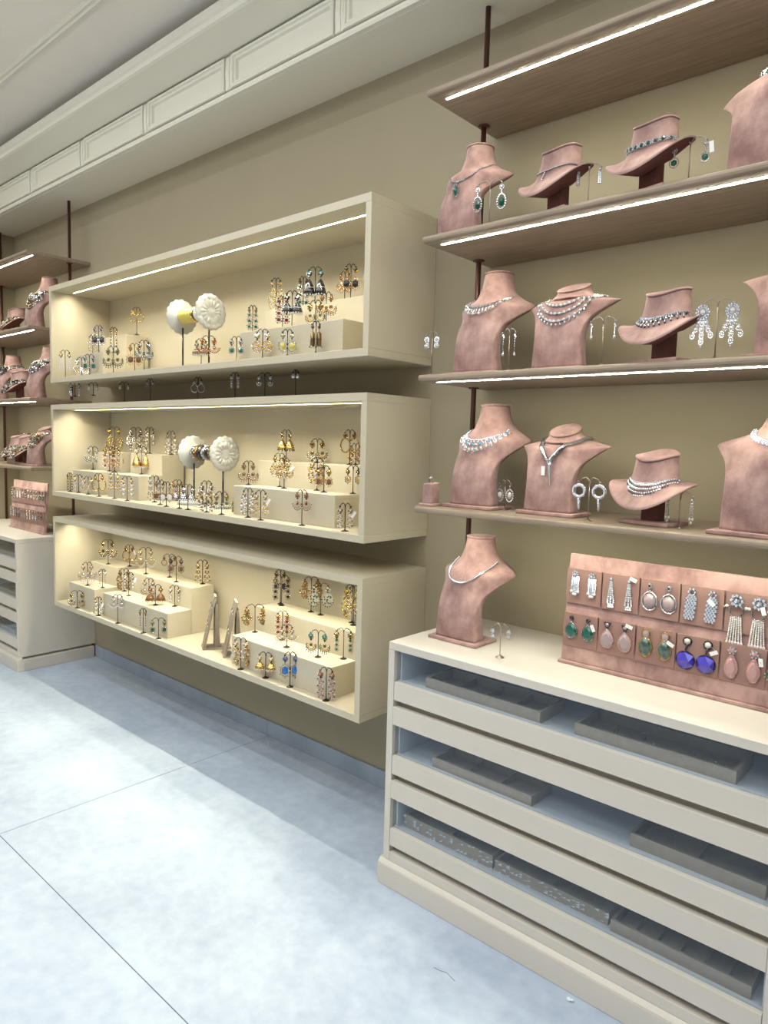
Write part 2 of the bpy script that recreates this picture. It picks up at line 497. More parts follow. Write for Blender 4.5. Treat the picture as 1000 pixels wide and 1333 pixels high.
# ================================================================ DRAWER CABINETS
LEV = [(0.8205, 0.715, 0.652, 0.630), (0.567, 0.460, 0.396, 0.373), (0.311, 0.204, 0.143, 0.120)]
def cabinet(x0, x1, side):
    t = thing('drawer_cabinet', 'ivory jewellery cabinet with three glass fronted drawers under the %s shelves' % side, 'cabinet', ((x0+x1)/2, 0, 0))
    hw = (x1-x0)/2
    F = -0.5014
    st = 0.026
    MB().box((-hw, F, 0.8205), (hw, -0.001, 0.847), 'cab').obj('countertop', t, 0.002)
    MB().box((-hw-0.014, F-0.013, 0.0), (hw+0.014, -0.013, 0.074), 'cab').prism_x([(F-0.013, 0.074), (F-0.001, 0.088), (F+0.02, 0.088), (F+0.02, 0.07)], -hw-0.014, hw+0.014, 'cab').obj('plinth', t, 0.003, 2)
    for s in (-1, 1):
        a, b = sorted((s*hw, s*(hw-st)))
        MB().box((a, F, 0.0885), (b, -0.001, 0.8200), 'cab').obj('side_panel', t, 0.0015)
    MB().box((-hw+st, -0.012, 0.09), (hw-st, -0.001, 0.82), 'inner').obj('back_panel', t)
    w_ = hw-st-0.0005
    MB().box((-w_, F, 0.0885), (w_, F+0.02, 0.1195), 'cab').obj('rail', t, 0.001)
    MB().box((-w_, F+0.03, 0.075), (w_, -0.013, 0.112), 'inner').obj('bottom_board', t)
    for i, (zt, zb, rb, sb) in enumerate(LEV):
        if i:
            MB().box((-w_, F, LEV[i-1][3]-0.063), (w_, F+0.02, LEV[i-1][3]), 'cab').obj('rail', t, 0.001)
        d = MB().box((-w_+0.001, F+0.0005, rb), (w_-0.001, F+0.018, zb), 'cab').obj('drawer_front', t, 0.0012)
        MB().box((-w_+0.002, F+0.0185, zb-0.012), (w_-0.002, -0.02, zb-0.006), 'inner').obj('drawer_floor', d)
        m = MB()
        m.box((-w_+0.002, F+0.019, zb-0.006), (w_-0.002, F+0.029, zb+0.002), 'inner')
        m.obj('inner_rail', d)
        for s in (-1, 1):
            a, b = sorted((s*(w_-0.002), s*(w_-0.008)))
            MB().box((a, F+0.031, zb-0.006), (b, -0.022, zt-0.006), 'inner').obj('drawer_side', d)
        MB().box((-w_+0.001, F+0.0135, zb+0.0005), (w_-0.001, F+0.0172, zt-0.0005), 'glass').obj('glass_pane', d)['label'] = 'clear bluish glass pane'
        MB().box((-w_, F+0.034, sb-0.010), (w_, F+0.040, rb+0.004), 'cab').obj('slot_back', t)
    return t
cabinet(-1.5165, -0.311, 'right')
cabinet(XL+0.018, -4.6237, 'left')

def tray(label, x0, x1, y0, y1, z, h, nd, wrap=False, side_rings=0):
    t = thing('jewellery_tray', label, 'tray', ((x0+x1)/2, y0, z))
    hw = (x1-x0)/2
    D = y1-y0
    b = 0.008
    m = MB()
    m.box((-hw, 0, 0), (hw, D, 0.006), 'tray')
    m.box((-hw, 0, 0.006), (hw, b, h), 'tray').box((-hw, D-b, 0.006), (hw, D, h), 'tray')
    m.box((-hw, b, 0.006), (-hw+b, D-b, h), 'tray').box((hw-b, b, 0.006), (hw, D-b, h), 'tray')
    m.obj('rim', t)
    for i in range(1, nd):
        x = -hw+2*hw*i/nd
        MB().box((x-0.002, b, 0.006), (x+0.002, D-b, h*0.7), 'tray').obj('divider', t)
    if wrap:
        f = MB()
        n, mm = 26, 6
        vv, ff = [], []
        for i in range(n+1):
            for j in range(mm+1):
                vv.append((-hw-0.003+(2*hw+0.006)*i/n, -0.003+random.uniform(-0.002, 0.001), 0.001+(h+0.002)*j/mm+random.uniform(-0.002, 0.002)))
        for j in range(mm+1):
            pass
        for i in range(n):
            for j in range(mm):
                if random.random() < 0.22:
                    a = i*(mm+1)+j
                    ff.append((a, a+mm+1, a+mm+2))
        f.add(vv, ff, 'plastic')
        f.obj('plastic_wrap', t)['kind'] = 'stuff'
    return t
Zd = [0.7092, 0.4542, 0.1982]
tray('grey brown jewellery tray in the top drawer, the one nearer the left', -1.386, -0.967, -0.462, -0.315, Zd[0], 0.036, 4)
t2 = tray('grey brown jewellery tray in the top drawer, right one, with small rings', -0.859, -0.441, -0.462, -0.31, Zd[0], 0.036, 1)
tray('open grey brown tray in the middle drawer, left half', -1.346, -0.98, -0.465, -0.345, Zd[1], 0.034, 3)
tray('grey brown tray in the middle drawer, right half', -0.688, -0.36, -0.455, -0.30, Zd[1], 0.036, 2)
tray('film wrapped tray in the bottom drawer, leftmost', -1.469, -1.112, -0.45, -0.30, Zd[2], 0.044, 2, True)
tray('film wrapped tray in the bottom drawer, middle one', -1.104, -0.737, -0.448, -0.30, Zd[2], 0.036, 2, True)
tray('divided grey brown tray in the bottom drawer, rightmost', -0.724, -0.372, -0.462, -0.31, Zd[2], 0.034, 6)
for x0, x1, i, nm in ((-5.55, -5.15, 0, 'top'), (-5.05, -4.70, 0, 'top right'), (-5.1, -4.72, 1, 'middle'), (-5.2, -4.78, 2, 'bottom')):
    tray('grey brown tray in the %s drawer of the far left cabinet' % nm, x0, x1, -0.46, -0.31, Zd[i], 0.03, 3)
# rings and clasps in the top right tray
for i, (x, y) in enumerate(((-0.80, -0.43), (-0.77, -0.39), (-0.72, -0.435), (-0.70, -0.37), (-0.655, -0.42), (-0.60, -0.44), (-0.56, -0.40), (-0.50, -0.42))):
    m = MB()
    m.ring((0, 0, 0.009), 0.008, 0.0011, 'S', seg=16, n=4)
    m.bead((0, 0, 0.0185), 0.003, 'C')
    o = m.obj('ring')
    o.location = (x, y, Zd[0]+0.0070)
    o.rotation_euler = (0, 0, 0.5+i*0.7)
    tag(o, 'small silver ring standing in the right tray of the top drawer', 'ring', 'rings in the top drawer tray')
for i, (x, w1) in enumerate(((-0.765, 0.028), (-0.69, 0.028), (-0.63, 0.034))):
    o = MB().box((-w1/2, -0.006, 0), (w1/2, 0.006, 0.004), 'tag').obj('paper_label', None, 0.0005)
    o.location = (x, -0.405-0.01*i, Zd[0]+0.0062)
    o.rotation_euler = (0, 0, -0.3+0.2*i)
    tag(o, 'small pale paper label lying in the right tray of the top drawer', 'label', 'paper labels in the top drawer tray')
# floor litter
o = MB().bead((0, 0, 0), 0.008, 'plastic', (1, 0.8, 0.6)).bead((0.008, 0.002, 0.001), 0.005, 'plastic', (1, 1, 0.6)).obj('plastic_scrap')
o.location = (-0.794, -0.541, 0.005)
tag(o, 'tiny crumpled scrap of clear film on the floor by the cabinet plinth', 'litter')
o = MB().tube([(0, 0, 0.001), (0.02, 0.002, 0.0015), (0.04, 0.01, 0.001), (0.055, 0.004, 0.0015), (0.075, 0.0, 0.001)], 0.0005, 'hair', 4).obj('hair_strand')
o.location = (-1.137, -0.70, 0)
tag(o, 'thin dark hair lying on the pale floor near the cabinet', 'litter')
o = MB().tube([(0, 0, 0.001), (0.03, -0.012, 0.002), (0.055, -0.03, 0.001)], 0.0016, 'tag', 4).obj('thread')
o.location = (-2.70, -0.055, 0)
tag(o, 'short white thread on the floor at the tile joint by the skirting', 'litter')
# ================================================================ BUSTS AND COLLARS
def interp(rows, z):
    if z <= rows[0][0]:
        return rows[0][1:]
    for i in range(len(rows)-1):
        if z <= rows[i+1][0]:
            a, b = rows[i], rows[i+1]
            t = (z-a[0])/(b[0]-a[0])
            p = rows[i-1] if i else a
            n = rows[i+2] if i+2 < len(rows) else b
            out = []
            for k in range(1, len(a)):
                m0 = (b[k]-p[k])/(b[0]-p[0]) if b[0] != p[0] else 0
                m1 = (n[k]-a[k])/(n[0]-a[0]) if n[0] != a[0] else 0
                d = b[0]-a[0]
                t2, t3 = t*t, t*t*t
                out.append((2*t3-3*t2+1)*a[k]+(t3-2*t2+t)*d*m0+(-2*t3+3*t2)*b[k]+(t3-t2)*d*m1)
            return tuple(out)
    return rows[-1][1:]

# z, half width, front centre y, tip y, thickness, neck blend, neck radius
TALL = [(0.0, .080, 0.0, .006, .066, 0, .05), (.06, .077, 0.0, .008, .055, 0, .05), (.115, .078, .002, .018, .044, 0, .05), (.15, .087, .005, .044, .038, 0, .05),
        (.178, .106, .010, .085, .034, 0, .05), (.200, .130, .018, .120, .028, 0, .055), (.213, .142, .026, .138, .022, 0, .058), (.221, .138, .032, .146, .024, 0, .060),
        (.234, .118, .046, .150, .036, .10, .070), (.248, .098, .062, .148, .050, .36, .070), (.261, .078, .076, .142, .07, .74, .067), (.274, .063, .086, .14, .09, 1, .061), (.295, .054, .095, .14, .09, 1, .054), (.331, .047, .095, .14, .09, 1, .048)]
TALLH = .331
def bust(loc, kind, label, rz=0.0, s=1.0, plate=True, wide=0.0):
    """kind 'tall' has an upright neck with a flat cap, 'low' a short neck with a forward facing oval"""
    t = thing('display_bust', label, 'bust', loc, rz)
    zb = 0.011
    m = MB()
    NZ, NS = 44, 12
    H = TALLH
    rings = []
    for i in range(NZ+1):
        z = H*i/NZ
        wd, yc, yt, th, nb, nr = interp(TALL, z)
        if wide and z < .25:
            wd = wd+wide*(1-.3*min(1, z/.20)**2)*min(1, (.25-z)/.03)
            yt = yt+.03*max(0, 1-z/.2)
        pts = []
        cy = .140
        zz = z
        if kind == 'low':
            cy = .104
            wd *= 1+.07*max(0, min(1, (z-.10)/.08))*max(0, min(1, (.27-z)/.05))
        kf = .80 if kind == 'low' else 1.0
        for j in range(NS*2):
            # front from -1 to 1, then back
            if j <= NS:
                q = -1+2*j/NS
                x = wd*math.sin(q*PI/2)
                y = yc*1.0+(yt*kf-yc)*abs(math.sin(q*PI/2))**2.2
                nx, ny = nr*math.sin(q*PI/2), cy-nr*math.cos(q*PI/2)
            else:
                q = 1-2*(j-NS)/NS
                x = wd*math.sin(q*PI/2)*0.985
                e = abs(math.sin(q*PI/2))
                y = yc+(yt*kf-yc)*e**2.2+th*(1-0.15*e**4)
                nx, ny = nr*math.sin(q*PI/2), cy+nr*math.cos(q*PI/2)
            x = x*(1-nb)+nx*nb
            y = y*(1-nb)+ny*nb
            zq = z
            if kind == 'low':
                # cut the neck off with a plane that looks forward
                zc = .248+(y-.104)*.42
                zq = z*.965
                if z > .205:
                    zq = .198+(z-.205)*(zc-.198)/(H-.205)
            pts.append((x*s, y*s, zb+zq*s))
        rings.append(pts)
    n = NS*2
    vv = [p for r in rings for p in r]
    ff = []
    for i in range(NZ):
        for j in range(n):
            ff.append((i*n+j, i*n+(j+1) % n, (i+1)*n+(j+1) % n, (i+1)*n+j))
    ff.append(tuple(range(n))[::-1])
    ff.append(tuple(NZ*n+j for j in range(n)))
    m.add(vv, ff, 'suede', True)
    o = m.obj('torso', t)
    # neck cap: thin lip and flat disc
    top = rings[-1]
    cx = sum(p[0] for p in top)/n
    cy_ = sum(p[1] for p in top)/n
    cz = sum(p[2] for p in top)/n
    cap = MB()
    vv = []
    for sc_, dz in ((1.0, 0.0005), (1.055, 0.0015), (1.055, 0.0045), (1.02, 0.0065), (0.9, 0.0072)):
        vv += [(cx+(p[0]-cx)*sc_, cy_+(p[1]-cy_)*sc_, cz+(p[2]-cz)*sc_+dz*s) for p in top]
    ff = []
    for i in range(4):
        for j in range(n):
            ff.append((i*n+j, i*n+(j+1) % n, (i+1)*n+(j+1) % n, (i+1)*n+j))
    ff.append(tuple(4*n+j for j in range(n)))
    ff.append(tuple(range(n))[::-1])
    cap.add(vv, ff, 'suede', True)
    cap.obj('neck_cap', t)
    if plate:
        MB().box((-(.098+wide)*s, -.016*s, 0), ((.098+wide)*s, .112*s, .011), 'suede').obj('base_plate', t, 0.003, 3)
    bpy.context.view_layer.update()
    mv = t.matrix_world
    tri = BVHTree.FromPolygons([mv @ Vector(p) for p in m.v], m.f)
    return t, tri, mv

def collar(loc, label, rz=0.0, s=1.0, tilt=20):
    t = thing('necklace_collar', label, 'collar stand', loc, rz)
    MB().box((-.075, -.05, 0), (.075, .065, .011), 'suede').obj('base_plate', t, 0.003, 3)
    MB().box((-.027, -.012, .0105), (.027, .022, .088), 'suedeD').obj('post', t, 0.002)
    # rx, front ry, back ry, centre y, z at the sides, front, back
    prof = [(.057, .053, .053, .012, .190, .173, .207), (.0575, .054, .053, .011, .180, .163, .197), (.060, .057, .054, .010, .158, .139, .176), (.065, .062, .056, .008, .132, .110, .152),
            (.072, .069, .056, .005, .117, .092, .138), (.084, .080, .054, .002, .112, .078, .131), (.102, .090, .050, 0, .113, .064, .127), (.118, .096, .047, 0, .117, .053, .125), (.127, .100, .046, 0, .119, .047, .125)]
    n = 40
    rings = []
    stt = .3
    for rx, ryf, ryb, yc, zs_, zf, zbk in prof:
        ring = []
        for j in range(n):
            a = 2*PI*j/n
            fx, fy = math.sin(a), -math.cos(a)
            if fy < 0:
                y, z = yc+ryf*fy, zs_+(zf-zs_)*fy*fy
            else:
                y, z = yc+ryb*fy, zs_+(zbk-zs_)*fy*fy
            ring.append((rx*fx*s, y*s, z*s))
        rings.append(ring)
    m = MB()
    vv = [p for r in rings for p in r]
    # underside: same rim pulled inwards and up
    last = rings[-1]
    under = [(p[0]*.985, p[1]*.985, p[2]-.004) for p in last]
    vv += under
    ff = []
    K = len(prof)
    for i in range(K):
        for j in range(n):
            ff.append((i*n+j, i*n+(j+1) % n, (i+1)*n+(j+1) % n, (i+1)*n+j))
    m.add(vv, ff, 'suede', True)
    m.obj('collar', t)
    u = MB()
    ctr = (0, .012, sum(p[2] for p in under)/n+.004)
    vv2 = [(p[0]*.995, p[1]*.995, p[2]+.0005) for p in under]+[(p[0]*.42, p[1]*.42+.005, p[2]*.5+.028) for p in under]
    ff2 = []
    for j in range(n):
        ff2.append((j, (j+1) % n, n+(j+1) % n, n+j))
    ff2.append(tuple(range(n, 2*n)))
    u.add(vv2, ff2, 'suedeD', True)
    u.obj('underside', t)
    cap = MB()
    top = rings[0]
    cx, cy_, cz = (sum(p[k_] for p in top)/n for k_ in range(3))
    vv = []
    for sc_, dz in ((1.0, 0.0005), (1.04, 0.0012), (1.04, 0.0045), (1.01, 0.0062), (0.9, 0.0068)):
        vv += [(cx+(p[0]-cx)*sc_, cy_+(p[1]-cy_)*sc_-stt*dz, cz+(p[2]-cz)*sc_+dz) for p in top]
    ff = [(i*n+j, i*n+(j+1) % n, (i+1)*n+(j+1) % n, (i+1)*n+j) for i in range(4) for j in range(n)]
    ff.append(tuple(4*n+j for j in range(n)))
    ff.append(tuple(range(n))[::-1])
    cap.add(vv, ff, 'suede', True)
    cap.obj('neck_cap', t)
    bpy.context.view_layer.update()
    mv = t.matrix_world
    tri = BVHTree.FromPolygons([mv @ Vector(p) for p in m.v], m.f)
    return t, tri, mv

class Drape:
    """drops local (x, h) points of a front view onto a bust surface"""
    def __init__(self, b, kind):
        self.t, self.tri, self.mv = b
        self.kind = kind
        d = {'tall': (0, .88, -.47), 'low': (0, .88, -.47), 'collar': (0, .62, -.78)}[kind]
        self.d = Vector(d).normalized()
        self.up = Vector((1, 0, 0)).cross(self.d)
        if self.up.z < 0:
            self.up = -self.up
        self.o = {'tall': Vector((0, .06, .26)), 'low': Vector((0, .05, .24)), 'collar': Vector((0, -.04, .12))}[kind]
        self.R = self.mv.to_3x3()
        self.last = None
    def at(self, x, h, off=0.002):
        p0 = self.o+Vector((x, 0, 0))+self.up*h-self.d*0.4
        W0 = self.mv @ p0
        Wd = (self.R @ self.d).normalized()
        hit, nrm, i, dist = self.tri.ray_cast(W0, Wd)
        if hit is None:
            q = self.tri.find_nearest(W0+Wd*0.4)
            hit, nrm = q[0], q[1]
        if nrm.dot(Wd) > 0:
            nrm = -nrm
        return hit+nrm*off

def necklace(label, D, half, top, drop, style, name='necklace', shape=1.0):
    """half: half width of the loop, top: height of its ends, drop: how far the front hangs"""
    ku = .84 if D.kind == 'collar' else 1.0
    def curve(u, extra=0.0, sq=1.0):
        a = u*PI*0.5*ku
        x = (half+extra*0.35)*math.sin(a)*sq
        h = top-(drop+extra)*(math.cos(a)**shape)
        return x, h
    o0 = D.at(*curve(0))
    t = thing(name, label, 'necklace', o0)
    def L(p):
        return p-o0
    def row(u0, u1, n, extra=0.0, off=.002):
        return [L(D.at(*curve(u0+(u1-u0)*i/(n-1), extra), off)) for i in range(n)]
    ch = MB()
    if style in ('tennis', 'tennis_fine'):
        r = .0042 if style == 'tennis' else .0026
        n = 46 if style == 'tennis' else 64
        pts = row(-1, 1, n, 0, r*.8)
        ch.tube(pts, .0009, 'S', 4)
        ch.obj('chain', t)
        g = MB()
        for p in pts:
            g.bead(p, r, 'C')
        g.obj('stones', t)['kind'] = 'stuff'
        return t, o0, L, curve
    if style == 'fringe':          # row of stones with graded round drops
        pts = row(-1, 1, 50, 0, .003)
        ch.tube(pts, .0012, 'S', 4)
        for p in pts:
            ch.bead(p, .0032, 'C')
        ch.obj('chain', t)
        for i in range(21):
            u = -.86+1.72*i/20
            ex = .010+.016*math.cos(u*PI/2)
            a, b = L(D.at(*curve(u, .002), .003)), L(D.at(*curve(u, ex), .0045))
            d = MB().tube([a, b], .0022, 'C', 5)
            d.bead(b, .0052, 'P' if i % 2 else 'C')
            d.obj('drop', t)
        return t, o0, L, curve
    if style == 'fringe_dark':
        pts = row(-1, 1, 56, 0, .0025)
        ch.tube(pts, .0012, 'S', 4)
        for p in pts:
            ch.bead(p, .0024, 'C')
        ch.obj('chain', t)
        for i in range(29):
            u = -.92+1.84*i/28
            a, b = L(D.at(*curve(u, .003), .003)), L(D.at(*curve(u, .011), .003))
            d = MB().bead(a, .0028, 'C').bead(b, .0027, 'K' if i % 2 else 'C', (1, 1, 1.3))
            if i % 2 == 0 and abs(u) < .8:
                c = L(D.at(*curve(u, .021), .004))
                d.tube([b, c], .0008, 'S', 4).bead(c, .0045, 'C').bead(c+Vector((0, -.001, -.004)), .003, 'K')
            d.obj('drop', t)
        return t, o0, L, curve
    if style == 'bib':             # blue and white bib of teardrops
        pts = row(-1, 1, 54, -.004, .002)
        ch.tube(pts, .0012, 'S', 4)
        for p in pts:
            ch.bead(p, .0022, 'C')
        ch.obj('chain', t)
        for i in range(17):
            u = -.92+1.84*i/16
            k = .62+.38*math.cos(u*PI/2)
            d = MB()
            a, b, c = (L(D.at(*curve(u, e*k), .003)) for e in (.004, .015, .032))
            d.tube([a, b, c], .0009, 'S', 4)
            d.bead(a, .003, 'C', (1, 1, 1.5)).bead(b, .0038, 'Sb' if i % 2 == 0 else 'C')
            ax = (b-c)*.5
            for q in range(12):
                an = 2*PI*q/12
                pt = c+Vector((.0072*k*math.cos(an), 0, 0))+ax.normalized()*(.0095*k*math.sin(an))
                d.bead(pt, .0016, 'C')
            d.bead(c, .0055*k, 'W', (1, .6, 1.3))
            d.obj('drop', t)
            if i < 16:
                u2 = u+1.84/32
                e = L(D.at(*curve(u2, .012*k), .003))
                MB().bead(e, .0034, 'Sb' if i % 2 else 'C').obj('stone', t)
        return t, o0, L, curve
    if style == 'flowers':
        pts = row(-1, 1, 21, 0, .004)
        ch.tube(pts, .001, 'S', 4)
        ch.obj('chain', t)
        for p in pts:
            g = MB()
            for q in range(6):
                a = 2*PI*q/6
                g.bead(p+Vector((.0052*math.cos(a), -.001, .0052*math.sin(a))), .0034, 'C')
            g.bead(p+Vector((0, -.003, 0)), .003, 'C')
            g.obj('stone', t)
        return t, o0, L, curve
    if style == 'triple':
        for r_i, ex in enumerate((0, .024, .046)):
            m = MB()
            pts = row(-1, 1, 58, ex, .003)
            m.tube(pts, .0012, 'S', 4)
            for i, p in enumerate(pts):
                m.bead(p, .0036 if i % 3 else .0048, 'C' if i % 3 else 'P')
            m.obj('strand', t)
        for i in range(13):
            u = -.55+1.1*i/12
            c = L(D.at(*curve(u, .056), .004))
            MB().bead(c, .0042, 'C', (1, 1, 1.3)).obj('drop', t)
        return t, o0, L, curve
    if style == 'serpent':
        sp = MB()
        A = [L(D.at(x, h, .0045)) for x, h in [(-.056*math.cos(q*.20)-.004, top-drop*(q/10.0)**1.15) if False else (-half+half*(q/12.0)**1.4, top-drop*(q/12.0)) for q in range(13)]]
        B = [L(D.at(x, h, .0045)) for x, h in [(half*1.05-half*1.05*(q/16.0)**1.3, top*1.05-(drop+top*.05)*(q/16.0)) for q in range(17)]]
        sp.tube(A, [.0060+.0012*math.sin(q) for q in range(13)], 'C', 8)
        sp.tube(B, .0075, 'C', 8)
        for i in range(len(A)*3-3):
            k_, f = divmod(i, 3)
            p = A[k_].lerp(A[k_+1], f/3.0)
            sp.ring(p, .0070, .0013, 'S', seg=8, n=3, axis='z')
        for i in range(len(B)*3-3):
            k_, f = divmod(i, 3)
            p = B[k_].lerp(B[k_+1], f/3.0)
            sp.ring(p, .0086, .0014, 'S', seg=8, n=3, axis='z')
        sp.obj('serpent_chain', t)
        tl = [L(D.at(.004+.008*q/8, top-drop-.065*q/8, .004)) for q in range(9)]
        MB().tube(tl, [.0070-.0056*q/8 for q in range(9)], 'C', 8).bead(tl[0], .0085, 'C', (1.4, .8, 1)).obj('tail', t)
        c = L(D.at(-.014, top-drop-.022, .006))
        MB().box((c.x-.006, c.y-.001, c.z-.016), (c.x+.006, c.y+.001, c.z+.012), 'tag').obj('price_tag', t)
        return t, o0, L, curve
    if style == 'emerald_pendant':
        pts = row(-1, 1, 60, 0, .0022)
        ch.tube(pts, .001, 'S', 4)
        for p in pts:
            ch.bead(p, .0031, 'C')
        ch.obj('chain', t)
        c = L(D.at(0, top-drop-.030, .006))
        p = MB()
        p.bead(L(D.at(0, top-drop-.006, .004)), .005, 'C')
        for q in range(16):
            an = 2*PI*q/16
            p.bead(c+Vector((.0115*math.cos(an), -.0005, .020*math.sin(an))), .0028, 'C')
        p.bead(c, .0092, 'E', (1, .6, 1.8), False)
        p.obj('pendant', t)
        return t, o0, L, curve
    if style == 'emerald_row':
        pts = row(-1, 1, 23, 0, .004)
        ch.tube(pts, .001, 'S', 4)
        ch.obj('chain', t)
        for i, p in enumerate(pts):
            g = MB()
            if i % 2 == 0:
                for q in range(10):
                    an = 2*PI*q/10
                    g.bead(p+Vector((.0068*math.cos(an), 0, .0068*math.sin(an))), .0018, 'C')
                g.bead(p, .0056, 'E', (1, .7, 1), False)
                g.obj('green_stone', t)
            else:
                for dx, dz in ((-.003, .003), (.003, .003), (-.003, -.003), (.003, -.003), (0, 0)):
                    g.bead(p+Vector((dx, 0, dz)), .0031, 'C')
                g.obj('stone', t)
        return t, o0, L, curve
    if style == 'bar_pendant':
        pts = row(-1, 1, 66, 0, .002)
        ch.tube(pts, .0016, 'K', 4)
        for i, p in enumerate(pts):
            ch.bead(p+Vector((0, -.001, .0012)), .0022, 'C')
        ch.obj('chain', t)
        b = MB()
        for i in range(6):
            b.bead(L(D.at(0, top-drop-.004-.0042*i, .003)), .003, 'C')
        b.obj('pendant', t)
        return t, o0, L, curve
    if style == 'net':             # long graded fringe of dark and clear stones
        pts = row(-1, 1, 64, 0, .0022)
        ch.tube(pts, .0012, 'S', 4)
        for p in pts:
            ch.bead(p, .0022, 'C')
        ch.obj('chain', t)
        for i in range(33):
            u = -.95+1.9*i/32
            n = 3+int(4.2*math.cos(u*PI/2)**2)
            d = MB()
            P_ = [L(D.at(*curve(u, .004+.0062*q), .0028)) for q in range(n)]
            d.tube(P_, .0007, 'S', 3)
            for q, p in enumerate(P_):
                d.bead(p, .0021 if q < n-1 else .0026, 'C' if q % 2 == 0 else 'K', (1, 1, 1.25))
            d.obj('drop', t)
        return t, o0, L, curve
    if style == 'cluster_gold' or style == 'cluster_dark':
        base = 'A' if style == 'cluster_gold' else 'K'
        pts = row(-1, 1, 40, 0, .004)
        ch.tube(pts, .002, base, 4)
        ch.obj('chain', t)
        for r_ in range(6):
            g = MB()
            for i in range(26):
                u = -.95+1.9*i/25
                ex = .006+r_*.016*(.5+.5*math.cos(u*PI/2))
                p = L(D.at(*curve(u, ex), .005))
                g.bead(p, .0062, random.choice(['C', 'W', base, base, 'K', 'A', 'S']))
            o = g.obj('bead_row', t)
        return t, o0, L, curve
    return t, o0, L, curve

def adorn(b, kind, label, half, top, drop, style, shape=1.0):
    return necklace(label, Drape(b, kind), half, top, drop, style, shape=shape)

ZS = {1: 2.6315, 2: 2.1775, 3: 1.7330, 4: 1.2963, 'c': 0.8475}
# ---- right rack
b = bust((-1.360, -.352, ZS['c']), 'tall', 'rose suede bust on the ivory cabinet top beside the left end')
adorn(b, 'tall', 'single row clear stone necklace on the bust standing on the cabinet top', .076, .034, .108, 'tennis')
b = bust((-1.347, -.315, ZS[4]), 'tall', 'tall rose suede bust at the left end of the lowest right shelf')
adorn(b, 'tall', 'wide blue and white teardrop bib necklace on the lowest shelf', .072, .026, .076, 'bib')
b = bust((-1.070, -.300, ZS[4]), 'low', 'short necked rose suede bust in the middle of the lowest right shelf')
adorn(b, 'low', 'thick silver serpent necklace crossing into a tail with white tag', .070, .030, .120, 'serpent')
b = collar((-.757, -.265, ZS[4]), 'rose suede neck collar on post, lowest right shelf', -.16)
adorn(b, 'collar', 'graded fringe necklace of dark and clear stones on lowest shelf collar', .070, .066, .078, 'net')
b = bust((-.437, -.352, ZS[4]), 'tall', 'large rose suede bust at the right edge of the lowest right shelf', 0, 1.0, True, .045)
adorn(b, 'tall', 'clear flower cluster necklace on the bust at the right edge, lowest shelf', .074, .022, .066, 'flowers')

b = bust((-1.358, -.31, ZS[3]), 'tall', 'tall rose suede bust at the left of the third right shelf', 0, 1.0)
adorn(b, 'tall', 'clear stone necklace with round pearl drops on the third shelf bust', .073, .028, .080, 'fringe')
b = bust((-1.066, -.30, ZS[3]), 'low', 'short necked rose suede bust in the middle of the third right shelf')
adorn(b, 'low', 'three strand clear and pearl necklace on short necked bust', .078, .030, .088, 'triple')
b = collar((-.738, -.31, ZS[3]), 'rose suede neck collar on post, third right shelf', -.25)
adorn(b, 'collar', 'short fringe necklace with dark tipped drops on third shelf collar', .070, .066, .078, 'fringe_dark')
b = bust((-.392, -.325, ZS[3]), 'low', 'large rose suede bust at the right edge of the third right shelf', 0, 1.0, True, .045)
adorn(b, 'low', 'clear stone necklace on the bust at the right edge, third shelf', .070, .034, .058, 'fringe')

b = bust((-1.44, -.32, ZS[2]), 'tall', 'rose suede bust at the left end of the second right shelf', 0, .93)
adorn(b, 'tall', 'clear stone chain with large green teardrop pendant on second shelf bust', .064, .022, .115, 'emerald_pendant', 0.8)
b = collar((-1.077, -.31, ZS[2]), 'rose suede neck collar on post, left one on the second right shelf', -.25)
adorn(b, 'collar', 'fine dark edged stone chain with short bar pendant on collar', .070, .066, .076, 'bar_pendant')
b = collar((-.801, -.31, ZS[2]), 'rose suede neck collar on post, right one on the second right shelf', -.25)
adorn(b, 'collar', 'necklace of green pear stones set between clear stone clusters', .070, .066, .076, 'emerald_row')
b = bust((-.492, -.345, ZS[2]), 'tall', 'large rose suede bust at the right edge of the second right shelf', 0, 1.0, True, .035)
adorn(b, 'tall', 'green and clear stone choker on the bust at the right edge', .066, .040, .060, 'emerald_row')

# ---- left rack, seen far off in profile
LB = [((-4.83, -.31, ZS[2]), 'tall', 'second left shelf, right end', 'cluster_gold', .085, 1.0),
      ((-4.83, -.31, ZS[3]), 'tall', 'third left shelf, right end', 'cluster_dark', .050, 1.0),
      ((-4.84, -.31, ZS[4]), 'low', 'lowest left shelf, right end', 'cluster_gold', .070, .95),
      ((-5.38, -.33, ZS[3]), 'tall', 'third left shelf, left side', 'cluster_dark', .050, .92)]
for loc, kind, where, st_, dr, s_ in LB:
    b = bust(loc, kind, 'rose suede bust on the %s' % where, .12, s_)
    adorn(b, kind, 'heavy %s bead necklace on the bust of the %s' % ('antique gold' if st_ == 'cluster_gold' else 'dark', where), .068, .030, dr, st_)
for loc, where, st_ in (((-5.30, -.22, ZS[2]), 'second left shelf', 'cluster_gold'), ((-5.10, -.28, ZS[3]), 'third left shelf', 'cluster_dark'),
                        ((-5.08, -.25, ZS[4]), 'lowest left shelf, nearer its right end', 'cluster_gold'), ((-5.30, -.22, ZS[4]), 'lowest left shelf, middle', 'cluster_gold')):
    b = collar(loc, 'rose suede neck collar on post on the %s' % where)
    adorn(b, 'collar', 'heavy beaded necklace on the collar of the %s' % where, .070, .066, .074, st_)
